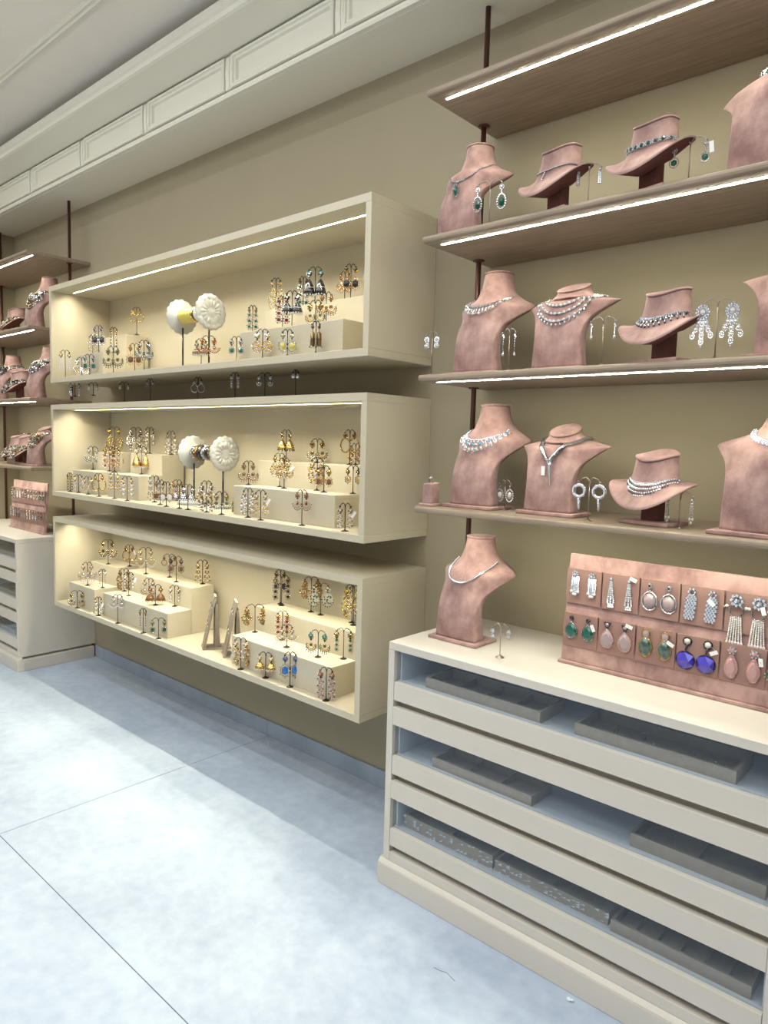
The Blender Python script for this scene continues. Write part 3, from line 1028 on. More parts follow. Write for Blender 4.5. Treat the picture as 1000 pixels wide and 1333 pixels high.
# dark block with metal bands standing at the back of the lowest left shelf
t = thing('banded_block', 'dark block with metal bands at the back of the lowest left shelf', 'bangle roll', (-5.50, -.07, ZS[4]))
MB().box((-.03, -.03, 0), (.03, .03, .13), 'suedeD').obj('post', t, .002)
for i in range(6):
    MB().lathe([(.040, .131+.014*i), (.045, .134+.014*i), (.045, .140+.014*i), (.040, .1435+.014*i)], 'S' if i % 2 else 'A', 18).obj('bangle', t)

# ================================================================ RING STAND
t = thing('ring_stand', 'small rose suede ring block at the left end of the lowest right shelf', 'ring stand', (-1.545+.062, -.345, ZS[4]))
MB().box((-.030, -.030, 0), (.030, .034, .009), 'suede').obj('base_plate', t, .002)
MB().prism_x([(-.020, .0095), (.022, .0095), (.022, .080), (-.020, .074)], -.020, .020, 'suede').obj('block', t, .002)
r = thing('ring', 'silver ring with round clear stone on the small rose block', 'ring', (-1.545+.062, -.345, ZS[4]+.077))
MB().ring((0, 0, .006), .0085, .0014, 'S', seg=20, n=6).obj('band', r)
s_ = MB()
for q in range(10):
    an = 2*PI*q/10
    s_.bead((.005*math.cos(an), .005*math.sin(an), .0165), .002, 'C')
s_.bead((0, 0, .018), .005, 'C')
s_.obj('stone', r)

# ================================================================ EARRINGS
def e_parts(style, m_, g, L, W):
    """earring geometry hanging from the origin, facing -y; returns (part name, mesh builder)"""
    rnd = random.Random(hash((style, m_, g)) % 1000 if False else sum(map(ord, style+m_+g)))
    st_, dr = MB(), MB()
    sr = min(W*.55, .13*L+.002)
    st_.bead((0, 0, -sr), sr, m_, (1, .45, 1))
    for q in range(7):
        a = 2*PI*q/7
        st_.bead((sr*.85*math.cos(a), -sr*.2, -sr+sr*.85*math.sin(a)), sr*.3, g if q % 2 else m_)
    st_.bead((0, -sr*.4, -sr), sr*.5, g)
    st_.bead((0, -sr*.1, -2*sr-.001), sr*.4, 'K' if g != 'K' else m_)
    z0 = -2*sr
    l = L+z0
    if style == 'drop':
        dr.cyl((0, 0, z0+.001), (0, 0, z0-.18*l), .0009, m_, 4)
        cz = z0-.18*l-.40*l
        R = min(.40*l, W*1.3)
        dr.ring((0, 0, cz), R*.75, .0014, m_, seg=14, sz=1.25, n=4)
        dr.bead((0, 0, cz), R*.62, g, (1, .4, 1.3), False)
        for q in range(12):
            a = 2*PI*q/12
            dr.bead((R*.92*math.cos(a), 0, cz+R*1.18*math.sin(a)), R*.13, m_ if q % 2 else 'C')
    elif style in ('jhumka', 'bell'):
        dr.cyl((0, 0, z0+.001), (0, 0, z0-.12*l), .0012, m_, 4)
        zt = z0-.12*l
        hb = .62*l
        R = min(W*1.15, hb*.8)
        if style == 'bell':
            dr.lathe([(R*.3, zt), (R*.62, zt-hb*.12), (R*.66, zt-hb*.5), (R*.7, zt-hb)], m_, 4)
            dr.ring((0, 0, zt-hb*.5), R*.7, .0016, 'N', seg=4, n=4, axis='z')
        else:
            dr.lathe([(R*.12, zt+.001), (R*.4, zt-hb*.15), (R*.72, zt-hb*.42), (R*.95, zt-hb*.78), (R, zt-hb)], m_, 12)
            dr.ring((0, 0, zt-hb*.55), R*.80, .0012, g, seg=12, n=4, axis='z')
        for q in range(12):
            a = 2*PI*q/12
            dr.bead((R*.95*math.cos(a), R*.95*math.sin(a), zt-hb-R*.13), R*.15, g)
            if q % 2 == 0:
                dr.bead((R*.8*math.cos(a), R*.8*math.sin(a), zt-hb-R*.38), R*.11, g)
    elif style == 'chand':
        dr.cyl((0, 0, z0+.001), (0, 0, z0-.1*l), .0009, m_, 4)
        R = min(W*1.25, l*.36)
        cz = z0-.06*l-R
        dr.ring((0, 0, cz), R, R*.10, m_, a0=PI*.85, a1=PI*2.15, seg=14, n=4)
        dr.ring((0, 0, cz), R*.72, R*.10, m_, a0=PI*.9, a1=PI*2.1, seg=12, n=4)
        dr.ring((0, 0, cz+R*.1), R*.35, R*.08, m_, seg=8, n=4)
        dr.bead((0, -.001, cz+R*.1), R*.28, g, (1, .5, 1))
        for q in range(9):
            a = PI*(.92+1.16*q/8)
            dr.bead((R*1.02*math.cos(a), 0, cz+R*1.02*math.sin(a)-R*.12), R*.14, g)
            dr.bead((R*1.1*math.cos(a), 0, cz+R*1.1*math.sin(a)-R*.36), R*.13, 'P' if g in ('W', 'K') else g)
            dr.bead((R*.86*math.cos(a), -.001, cz+R*.86*math.sin(a)), R*.10, 'C')
    elif style == 'hoop':
        R = min(W*1.1, l*.46)
        dr.ring((0, 0, z0-l*.46), R, R*.16, m_, seg=18, sz=l*.46/R, n=6)
        for q in range(14):
            a = 2*PI*q/14
            dr.bead((R*math.cos(a), -R*.14, z0-l*.46+l*.46*math.sin(a)), R*.12, g if q % 2 else m_)
    elif style in ('cluster', 'long'):
        k_ = 3 if style == 'cluster' else 5
        for i in range(k_):
            h = l/k_
            cz = z0-h*(i+.5)
            R = min(h*.52, W*(.75+.25*i/k_)) if style == 'cluster' else h*.42
            dr.bead((0, -.0006, cz), R*.6, g, (1, .5, 1.1))
            nn = 8 if style == 'cluster' else 4
            for q in range(nn):
                a = 2*PI*(q+.5)/nn
                dr.bead((R*.85*math.cos(a), 0, cz+R*.95*math.sin(a)), R*.30, m_ if q % 2 else ('C' if style == 'cluster' else m_), (1, .8, 1))
        dr.bead((0, 0, -L), .0025, 'P')
    elif style in ('chain', 'tassel'):
        for c_ in (-1, 0, 1):
            n = 9
            for i in range(n):
                x = c_*W*(.25+.45*i/n)
                z = z0-l*(i+.5)/n*(1 if c_ == 0 else .88)
                dr.bead((x, 0, z), W*.20, (g if i % 3 == 1 else m_) if style == 'chain' else 'P', (1, 1, 1.2))
            dr.tube([(c_*W*.25, 0, z0), (c_*W*.68, 0, z0-l*(1 if c_ == 0 else .88)*.95)], .0006, m_, 3)
    elif style == 'leaf':
        cz = z0-l*.52
        R = min(W*1.2, l*.5)
        sz = l*.5/R
        dr.ring((0, 0, cz), R*.85, .0014, m_, seg=18, sz=sz, n=4)
        for i in range(5):
            rr = R*.85*(i/5.0)
            nn = max(1, 3*i+1)
            for q in range(nn):
                a = 2*PI*q/nn+i*.4
                dr.bead((rr*math.cos(a), 0, cz+rr*sz*math.sin(a)), R*.14, m_ if (q+i) % 3 else g, (1, .6, 1))
        for q in range(9):
            a = PI+PI*q/8
            dr.bead((R*math.cos(a), 0, cz+R*sz*math.sin(a)), R*.12, g)
    elif style == 'fan':
        cz = z0-l*.15
        for q in range(9):
            a = PI*1.12+PI*.76*q/8
            p = (min(W*1.3, l*.7)*math.cos(a), 0, cz+l*.62*math.sin(a))
            dr.tube([(0, 0, cz), p], .0008, m_, 3)
            dr.bead(p, W*.17, g)
            dr.bead((p[0]*.75, -.0006, cz+(p[2]-cz)*.75), W*.14, m_)
            dr.bead((p[0]*1.1, 0, cz+(p[2]-cz)*1.14), W*.12, 'P')
        dr.bead((0, -.001, cz-l*.18), W*.35, g, (1, .6, 1))
    elif style == 'grape':
        for i in range(34):
            u = (i+.5)/34
            z = z0-l*u
            ww = W*1.05*math.sin(PI*min(1, .18+u*.75))
            x = rnd.uniform(-1, 1)*ww
            y = rnd.uniform(-.5, .5)*ww
            dr.bead((x, y, z), W*.24, rnd.choice([m_, m_, g, 'A' if m_ == 'G' else m_]))
    elif style == 'stud':
        dr.bead((0, -.001, z0-l*.35), max(.004, l*.5), g, (1, .7, 1))
    # --- the large pieces of the right rack
    elif style == 'stud2':
        st_, dr = MB(), MB()
        R = L*.24
        for k_, (mb, c) in enumerate(((st_, -R), (dr, -3*R))):
            for q in range(9):
                a = 2*PI*q/9
                mb.bead((R*.78*math.cos(a), 0, c+R*.78*math.sin(a)), R*.28, 'C')
            mb.bead((0, -R*.2, c), R*.62, g if k_ else 'C', (1, .6, 1))
    elif style in ('halo', 'halo2'):
        st_, dr = MB(), MB()
        big = g == 'E'
        R = min(W*.36, L*.14)
        for q in range(8):
            a = 2*PI*q/8
            st_.bead((R*.8*math.cos(a), 0, -R+R*.8*math.sin(a)), R*.3, 'C')
        st_.bead((0, -R*.2, -R), R*.55, 'C')
        zz = -2*R
        for i in range(2):
            dr.bead((0, 0, zz-R*.4), R*.4, 'C')
            zz -= R*.7
        hl = L+zz
        rz_ = hl*.5
        rx = rz_*(.62 if style == 'halo' else .95)
        c = zz-rz_
        for q in range(18):
            a = 2*PI*q/18
            dr.bead((rx*.9*math.cos(a), 0, c+rz_*.9*math.sin(a)), rz_*.15, 'C')
        dr.bead((0, -.0006, c), rx*.66, g, (1, .5, rz_/rx), g == 'P')
    elif style == 'serpent':
        st_, dr = MB(), MB()
        R = L*.27
        st_.ring((0, 0, -R), R*.78, R*.24, 'C', seg=20, n=8, a0=0, a1=2*PI)
        for q in range(20):
            a = 2*PI*q/20
            st_.bead((R*.8*math.cos(a), -R*.16, -R+R*.8*math.sin(a)), R*.17, 'C')
        dr.tube([(0, 0, -2*R+.001), (.001, 0, -L*.62), (.002, 0, -L)], [R*.30, R*.26, R*.06], 'C', 8)
        for i in range(7):
            dr.bead((.001, -R*.15, -L*.56-L*.40*i/7), R*.22*(1-i/9), 'C')
    elif style in ('fall', 'fall1'):
        st_, dr = MB(), MB()
        st_.bead((0, 0, -.004), .0042, 'C').bead((.003, -.001, -.009), .003, 'C')
        cols = ((-.5, .82), (0, 1), (.5, .82)) if style == 'fall' else ((0, 1),)
        for c_, f in cols:
            n = 7
            for i in range(n):
                z = -.010-(L-.012)*f*(i+.5)/n
                x = c_*W*.42*(.5+.5*min(1, i/2.0))
                dr.bead((x, 0, z), (.0017 if i < n-1 else .0035)*(1 if style == 'fall' else 1.35 if i in (2, 6) else 1), 'C' if i < n-1 else g, (1, 1, 1.4))
            dr.tube([(c_*W*.2, 0, -.008), (c_*W*.42, 0, -.010-(L-.012)*f*.95)], .0005, 'S', 3)
    elif style == 'bar':
        st_, dr = MB(), MB()
        st_.bead((0, 0, -.004), .0045, 'C')
        for i in range(7):
            for s in (-1, 1):
                dr.bead((s*.0026, 0, -.009-(L-.009)*(i+.3)/7), .0030, 'C')
    elif style == 'grand':
        st_, dr = MB(), MB()
        R = L*.15
        for q in range(14):
            a = 2*PI*q/14
            st_.bead((R*.95*math.cos(a), 0, -R+R*1.1*math.sin(a)), R*.24, 'C')
            st_.bead((R*.66*math.cos(a), -.001, -R+R*.74*math.sin(a)), R*.17, 'C')
        st_.bead((0, -.0012, -R), R*.50, 'C', (1, .6, 1.2))
        for c_, n in ((-1, 3), (0, 4), (1, 3)):
            for i in range(n):
                cz = -2.1*R-(L-2.6*R)*(i+.5)/4
                cx = c_*(.52*R+.42*R*min(i, 2))
                h = (L-2.6*R)/8
                for q in range(9):
                    a = 2*PI*q/9
                    dr.bead((cx+h*.62*math.cos(a), 0, cz+h*.95*math.sin(a)), h*.22, 'C')
                dr.bead((cx, -.0006, cz), h*.42, 'C', (1, .6, 1.4))
        dr.bead((0, 0, -L+.003), .003, 'C', (1, 1, 1.5))
    out = [('stud', st_), ('drop', dr)]
    return out

def make_earring(style, m_, g, L, W, loc, rz, label, group=None, tagged=False):
    t = thing('earring', label, 'earring', loc, rz, group)
    for nm, mb in e_parts(style, m_, g, L, W):
        mb.obj(nm, t)
    if tagged:
        add_tag(t, L, W)
    return t
def add_tag(t, L, W):
    k_ = MB()
    a = random.uniform(-.7, .7)
    w_, h_ = .0052, .0135
    c = Vector((W*.7, -.006, -L*.35))
    ux, uz = Vector((math.cos(a), 0, math.sin(a))), Vector((-math.sin(a), 0, math.cos(a)))
    vs_ = [c+ux*sx*w_+uz*sz*h_+Vector((0, dy, 0)) for dy in (-.0004, .0004) for sx, sz in ((-1, -1), (1, -1), (1, 1), (-1, 1))]
    k_.add(vs_, [(0, 1, 2, 3), (7, 6, 5, 4), (0, 4, 5, 1), (1, 5, 6, 2), (2, 6, 7, 3), (3, 7, 4, 0)], 'tag')
    k_.tube([c+uz*h_*.8, Vector((0, -.002, -.004))], .0004, 'tag', 3)
    k_.obj('price_tag', t)['label'] = 'white paper price tag on a thread'

ZONE = {'tF': 'floor of the top case', 'tLl': 'left front riser, top case', 'tLu': 'left rear riser, top case', 'tRl': 'right front riser, top case', 'tRu': 'right rear riser, top case',
        'gL': 'third left oak shelf', 'gB': 'roof of the middle case',
        'mF': 'floor of the middle case', 'mAl': 'far left front riser, middle case', 'mAu': 'far left rear riser, middle case', 'mBl': 'second front riser, middle case', 'mBu': 'second rear riser, middle case',
        'mRl': 'right front riser, middle case', 'mRu': 'right rear riser, middle case',
        'bF': 'floor of the lowest case', 'bCl': 'far left front riser, lowest case', 'bCu': 'far left rear riser, lowest case', 'bDl': 'centre front riser, lowest case', 'bDu': 'centre rear riser, lowest case',
        'bRl': 'right front riser, lowest case', 'bRu': 'right rear riser, lowest case',
        'c': 'ivory cabinet top', 's4': 'lowest right oak shelf', 's3': 'third right oak shelf', 's2': 'second right oak shelf'}
TREES = [
('tF', -4.248, -0.345, 1.841, 0.161, 0.0273, 0.1092, 'tassel', 'G', 'W', 'pale gold tasselled'),
('tF', -4.038, -0.345, 1.841, 0.108, 0.0264, 0.0792, 'chand', 'G', 'C', 'gold crescent'),
('tF', -3.943, -0.345, 1.841, 0.119, 0.026, 0.0693, 'drop', 'S', 'E', 'green and clear'),
('tLl', -4.097, -0.25, 1.974, 0.117, 0.018, 0.0766, 'cluster', 'G', 'W', 'small gold'),
('tLl', -4.024, -0.25, 1.974, 0.165, 0.0223, 0.0979, 'drop', 'S', 'K', 'clear and black'),
('tF', -3.671, -0.345, 1.841, 0.142, 0.0289, 0.1075, 'chand', 'A', 'E', 'dark green-edged'),
('tLl', -3.847, -0.25, 1.974, 0.139, 0.0173, 0.0951, 'long', 'G', 'K', 'narrow gold'),
('tF', -3.446, -0.345, 1.841, 0.142, 0.0238, 0.0993, 'drop', 'G', 'N', 'gold brown-oval'),
('tF', -3.353, -0.345, 1.841, 0.151, 0.0234, 0.0859, 'chand', 'S', 'E', 'green crescent'),
('tLu', -3.828, -0.12, 2.087, 0.154, 0.022, 0.0705, 'hoop', 'G', 'Y', 'yellow gold hoop'),
('tF', -2.847, -0.345, 1.841, 0.119, 0.0248, 0.0638, 'jhumka', 'A', 'P', 'small gold bell'),
('tF', -2.789, -0.345, 1.841, 0.128, 0.0315, 0.07, 'fan', 'G', 'R', 'red-centred gold'),
('tF', -2.579, -0.345, 1.841, 0.108, 0.0234, 0.0603, 'drop', 'S', 'E', 'green oval drop'),
('tRl', -2.591, -0.25, 1.974, 0.124, 0.0171, 0.089, 'cluster', 'A', 'E', 'narrow dark gold'),
('tF', -2.399, -0.345, 1.841, 0.124, 0.0258, 0.0805, 'leaf', 'G', 'C', 'broad gold filigree'),
('tF', -2.24, -0.345, 1.841, 0.11, 0.0217, 0.0745, 'drop', 'S', 'Y', 'clear and yellow'),
('tF', -2.071, -0.345, 1.841, 0.126, 0.0149, 0.1134, 'bell', 'A', 'K', 'dark rectangular'),
('tRu', -2.577, -0.13, 2.087, 0.15, 0.021, 0.1329, 'leaf', 'G', 'W', 'long pale gold'),
('tRl', -2.386, -0.25, 1.974, 0.142, 0.0196, 0.0982, 'cluster', 'N', 'R', 'brown gold'),
('tRl', -2.325, -0.25, 1.974, 0.155, 0.0258, 0.0904, 'jhumka', 'K', 'P', 'dark pearl-fringed bell'),
('tRu', -2.393, -0.13, 2.087, 0.132, 0.0168, 0.1144, 'cluster', 'A', 'E', 'dark antique'),
('tRu', -2.316, -0.13, 2.087, 0.162, 0.0298, 0.1257, 'jhumka', 'K', 'P', 'teal-topped large bell'),
('tRl', -2.18, -0.25, 1.974, 0.1, 0.025, 0.0813, 'chand', 'G', 'E', 'green and gold'),
('tRl', -2.117, -0.25, 1.974, 0.126, 0.0216, 0.0986, 'chand', 'G', 'N', 'gold moon-shaped'),
('tRu', -2.135, -0.13, 2.087, 0.119, 0.0191, 0.0699, 'leaf', 'G', 'A', 'gold disc'),
('tRu', -2.101, -0.13, 2.087, 0.143, 0.0221, 0.0946, 'drop', 'G', 'K', 'gold and black'),
('gL', -4.225, -0.3, 1.7325, 0.093, 0.0275, 0.0824, 'cluster', 'S', 'W', 'silver flower'),
('gL', -3.993, -0.3, 1.7325, 0.075, 0.0265, 0.0309, 'stud', 'S', 'P', 'round silver'),
('gB', -3.732, -0.25, 1.684, 0.122, 0.0256, 0.0299, 'stud', 'S', 'W', 'twin pearl'),
('gB', -3.46, -0.25, 1.684, 0.128, 0.0163, 0.0326, 'hoop', 'S', 'S', 'small silver'),
('gB', -3.015, -0.25, 1.684, 0.117, 0.0188, 0.0601, 'hoop', 'S', 'S', 'round silver'),
('gB', -2.718, -0.25, 1.684, 0.126, 0.0177, 0.0531, 'cluster', 'S', 'W', 'two-stone clear'),
('gB', -2.5, -0.25, 1.684, 0.116, 0.0305, 0.0474, 'chand', 'S', 'C', 'clear crescent'),
('gB', -2.296, -0.25, 1.684, 0.119, 0.0097, 0.0259, 'stud', 'S', 'C', 'single clear'),
('mF', -4.271, -0.316, 1.1635, 0.115, 0.014, 0.0932, 'long', 'G', 'K', 'narrow gold'),
('mF', -4.161, -0.295, 1.1635, 0.109, 0.023, 0.0827, 'cluster', 'G', 'W*', 'tagged gold'),
('mF', -4.019, -0.325, 1.1635, 0.106, 0.0223, 0.076, 'chand', 'G', 'W', 'gold pearl'),
('mF', -3.848, -0.346, 1.1635, 0.132, 0.0217, 0.0866, 'hoop', 'G', 'G', 'oval gold'),
('mF', -3.676, -0.343, 1.1635, 0.147, 0.021, 0.0842, 'chain', 'G', 'W', 'fine chain'),
('mF', -3.516, -0.355, 1.1635, 0.132, 0.0245, 0.0899, 'cluster', 'G', 'P', 'gold floral'),
('mF', -3.377, -0.276, 1.1635, 0.141, 0.0243, 0.1295, 'chain', 'S', 'P', 'silver pearl chain'),
('mF', -3.23, -0.33, 1.1635, 0.128, 0.0195, 0.1014, 'drop', 'A', 'N', 'bronze teardrop'),
('mF', -3.123, -0.36, 1.1635, 0.125, 0.019, 0.0912, 'drop', 'A', 'P', 'dark pearl drop'),
('mF', -3.398, -0.126, 1.1635, 0.115, 0.0251, 0.0837, 'fan', 'G', 'I', 'pink fan'),
('mF', -3.006, -0.36, 1.1635, 0.119, 0.0186, 0.0669, 'jhumka', 'S', 'I', 'silver dome'),
('mF', -2.932, -0.36, 1.1635, 0.123, 0.022, 0.0659, 'jhumka', 'S', 'S', 'plain silver dome'),
('mF', -2.786, -0.355, 1.1635, 0.147, 0.0249, 0.1282, 'grape', 'A', 'C', 'long antique cluster'),
('mF', -2.662, -0.36, 1.1635, 0.106, 0.0277, 0.0693, 'fan', 'G', 'E', 'gold green-fringed'),
('mAl', -4.256, -0.18, 1.297, 0.143, 0.0285, 0.0949, 'chand', 'S', 'W', 'silver lilac'),
('mAl', -4.048, -0.18, 1.297, 0.147, 0.0276, 0.1103, 'cluster', 'G', 'N', 'gold and brown'),
('mAl', -3.984, -0.18, 1.297, 0.14, 0.0273, 0.1092, 'chand', 'G', 'I', 'gold rose'),
('mBl', -3.677, -0.18, 1.297, 0.155, 0.0303, 0.1212, 'jhumka', 'G', 'P', 'pearl-fringed gold'),
('mAu', -4.059, -0.14, 1.409, 0.152, 0.0324, 0.1294, 'leaf', 'G', 'G', 'broad bright gold'),
('mBu', -3.868, -0.107, 1.409, 0.152, 0.0316, 0.1173, 'grape', 'S', 'N', 'silver bunch'),
('mBu', -3.814, -0.05, 1.409, 0.155, 0.0226, 0.0904, 'cluster', 'G', 'P', 'pale gold'),
('mBu', -3.567, -0.06, 1.1635, 0.379, 0.0218, 0.1221, 'cluster', 'G', 'W', 'gold three-tier'),
('mRl', -2.661, -0.212, 1.297, 0.11, 0.025, 0.0857, 'chand', 'A', 'N', 'bronze double-oval'),
('mRl', -2.475, -0.18, 1.297, 0.151, 0.0242, 0.0901, 'leaf', 'G', 'N', 'bronze gold leaf'),
('mRl', -2.392, -0.225, 1.297, 0.133, 0.0236, 0.0876, 'chand', 'G', 'W*', 'tagged gold crescent'),
('mRl', -2.229, -0.18, 1.297, 0.138, 0.0263, 0.092, 'grape', 'G', 'W', 'yellow gold bunch'),
('mRl', -2.134, -0.229, 1.297, 0.109, 0.0254, 0.07, 'drop', 'G', 'N', 'gold and wine'),
('mRl', -2.014, -0.18, 1.297, 0.114, 0.0251, 0.0564, 'drop', 'K', 'G', 'dark round'),
('mRu', -2.501, -0.122, 1.409, 0.145, 0.0211, 0.0915, 'jhumka', 'G', 'K', 'long gold bell'),
('mRu', -2.357, -0.063, 1.409, 0.108, 0.0277, 0.09, 'chand', 'G', 'K', 'gold navy-edged'),
('mRu', -2.138, -0.077, 1.409, 0.149, 0.0231, 0.0856, 'hoop', 'G', 'K', 'thick gold'),
('mRu', -2.128, -0.05, 1.409, 0.092, 0.0198, 0.0728, 'grape', 'G', 'I', 'rose gold bunch'),
('mF', -2.501, -0.336, 1.1635, 0.13, 0.0202, 0.0944, 'cluster', 'A', 'W', 'silver three-oval'),
('mF', -2.386, -0.357, 1.1635, 0.129, 0.0229, 0.0916, 'chain', 'G', 'W*', 'tagged mismatched'),
('mF', -2.139, -0.343, 1.1635, 0.146, 0.0217, 0.0807, 'fan', 'A', 'R', 'red bead fan'),
('mF', -1.903, -0.333, 1.1635, 0.109, 0.0235, 0.0765, 'cluster', 'A', 'W*', 'tagged silver oval'),
('bF', -4.101, -0.362, 0.482, 0.106, 0.0366, 0.0914, 'chand', 'G', 'K', 'dark-stoned gold'),
('bF', -3.844, -0.358, 0.482, 0.11, 0.0176, 0.0965, 'cluster', 'G', 'W*', 'tagged bead'),
('bF', -3.615, -0.362, 0.482, 0.162, 0.0253, 0.0675, 'fan', 'S', 'W', 'silver spray'),
('bF', -3.345, -0.362, 0.482, 0.132, 0.0161, 0.0805, 'long', 'G', 'N', 'slim gold'),
('bF', -3.196, -0.362, 0.482, 0.109, 0.0353, 0.0627, 'drop', 'G', 'E', 'small gold round'),
('bCl', -4.088, -0.304, 0.614, 0.139, 0.0276, 0.1102, 'chand', 'G', 'V', 'lilac-edged gold'),
('bCl', -3.966, -0.272, 0.614, 0.111, 0.0181, 0.0725, 'long', 'G', 'C', 'slim pale gold'),
('bCu', -4.095, -0.17, 0.727, 0.15, 0.0329, 0.1174, 'chand', 'G', 'K', 'tall gold black-edged'),
('bCu', -3.947, -0.11, 0.727, 0.132, 0.0232, 0.0835, 'hoop', 'G', 'R*', 'tagged gold oval'),
('bDl', -3.8, -0.224, 0.614, 0.132, 0.0267, 0.1068, 'grape', 'A', 'N', 'bronze bunch'),
('bDl', -3.668, -0.268, 0.614, 0.134, 0.0259, 0.0778, 'cluster', 'S', 'W*', 'tagged silver'),
('bDl', -3.538, -0.218, 0.614, 0.114, 0.0256, 0.0939, 'chand', 'A', 'P', 'antique ring'),
('bDl', -3.371, -0.276, 0.614, 0.112, 0.0328, 0.082, 'jhumka', 'N', 'G', 'round bronze'),
('bDl', -3.282, -0.215, 0.614, 0.113, 0.0245, 0.0736, 'cluster', 'A', 'P', 'antique pearl'),
('bDu', -3.664, -0.164, 0.727, 0.153, 0.0351, 0.1141, 'fan', 'G', 'P', 'broad pearl fan'),
('bDu', -3.494, -0.116, 0.727, 0.131, 0.0344, 0.0517, 'hoop', 'A', 'K', 'antique wreath'),
('bDu', -3.353, -0.162, 0.727, 0.142, 0.0333, 0.075, 'drop', 'K', 'N', 'dark round'),
('bDu', -3.219, -0.085, 0.727, 0.13, 0.0289, 0.1116, 'chain', 'G', 'W', 'wide gold chain'),
('bF', -2.516, -0.357, 0.482, 0.145, 0.0275, 0.1099, 'grape', 'G', 'P', 'yellow gold pearl'),
('bF', -2.348, -0.336, 0.482, 0.114, 0.03, 0.0666, 'jhumka', 'G', 'P', 'dainty gold bell'),
('bF', -2.188, -0.338, 0.482, 0.15, 0.0257, 0.09, 'drop', 'A', 'B', 'bright blue drop'),
('bF', -1.97, -0.343, 0.482, 0.135, 0.0275, 0.1069, 'cluster', 'A', 'I', 'rose bead'),
('bRl', -2.586, -0.225, 0.614, 0.131, 0.0465, 0.0787, 'grape', 'A', 'G', 'antique gold puff'),
('bRl', -2.4, -0.216, 0.614, 0.132, 0.0242, 0.0897, 'cluster', 'G', 'R', 'antique red-bead'),
('bRl', -2.299, -0.277, 0.614, 0.1, 0.0266, 0.0666, 'fan', 'A', 'P', 'dark gold spray'),
('bRl', -2.103, -0.274, 0.614, 0.113, 0.0351, 0.083, 'chand', 'G', 'E', 'teal pearl-moon'),
('bRl', -2.013, -0.215, 0.614, 0.128, 0.0349, 0.0825, 'cluster', 'G', 'E', 'gold rosette'),
('bRu', -2.579, -0.08, 0.727, 0.167, 0.0221, 0.0956, 'drop', 'G', 'K', 'gold black-drop'),
('bRu', -2.551, -0.096, 0.727, 0.146, 0.0365, 0.1021, 'cluster', 'A', 'K', 'dark-beaded gold'),
('bRu', -2.362, -0.08, 0.727, 0.163, 0.0352, 0.0845, 'grape', 'A', 'G', 'antique gold round'),
('bRu', -2.29, -0.087, 0.727, 0.146, 0.0381, 0.0901, 'leaf', 'W', 'E', 'white peacock'),
('bRu', -2.099, -0.08, 0.727, 0.167, 0.03, 0.1267, 'grape', 'G', 'Y', 'yellow gold cascade'),
('bRu', -2.065, -0.106, 0.727, 0.173, 0.0197, 0.1118, 'leaf', 'G', 'W', 'gold paisley'),
('c', -1.159, -0.383, 0.847, 0.107, 0.024, 0.0336, 'stud2', 'C', 'C', 'two-stone clear'),
('s4', -1.25, -0.248, 1.2955, 0.098, 0.0152, 0.0556, 'halo', 'C', 'P', 'pearl teardrop'),
('s4', -0.908, -0.348, 1.2955, 0.125, 0.0264, 0.0793, 'serpent', 'C', 'C', 'diamond loop'),
('s4', -0.671, -0.296, 1.2955, 0.099, 0.029, 0.0705, 'fall', 'C', 'P', 'crystal waterfall'),
('s3', -1.494, -0.35, 1.7325, 0.145, 0.0155, 0.0412, 'stud2', 'C', 'P', 'clear pearl-drop'),
('s3', -1.194, -0.35, 1.7325, 0.129, 0.0165, 0.0661, 'fall1', 'C', 'C', 'slim diamond drop'),
('s3', -0.892, -0.35, 1.7325, 0.135, 0.03, 0.0429, 'fall1', 'C', 'P', 'small crystal drop'),
('s3', -0.592, -0.35, 1.7325, 0.151, 0.0328, 0.1042, 'grand', 'C', 'C', 'large diamond chandelier'),
('s2', -1.293, -0.34, 2.177, 0.145, 0.0359, 0.0767, 'halo', 'C', 'E', 'emerald teardrop'),
('s2', -0.963, -0.34, 2.177, 0.119, 0.0281, 0.0432, 'bar', 'C', 'C', 'diamond bar'),
('s2', -0.689, -0.34, 2.177, 0.117, 0.0353, 0.051, 'halo2', 'C', 'E*', 'emerald round-drop'),
]
cnt = {}
tot = {}
TREES.sort(key=lambda q: (q[0], q[1]))
for q in TREES:
    tot[q[0]] = tot.get(q[0], 0)+1
RX = {'m': [(-4.27, -3.945), (-3.835, -3.497), (-2.655, -1.995)], 'b': [(-4.27, -3.939), (-3.835, -3.158), (-2.615, -1.96)], 't': [(-4.18, -3.865), (-2.61, -1.965)]}
TOPZ = {'l': {'t': 1.8423+.131, 'm': 1.1645+.131, 'b': .4829+.131}, 'u': {'t': 1.8423+.244, 'm': 1.1645+.244, 'b': .4829+.244}}
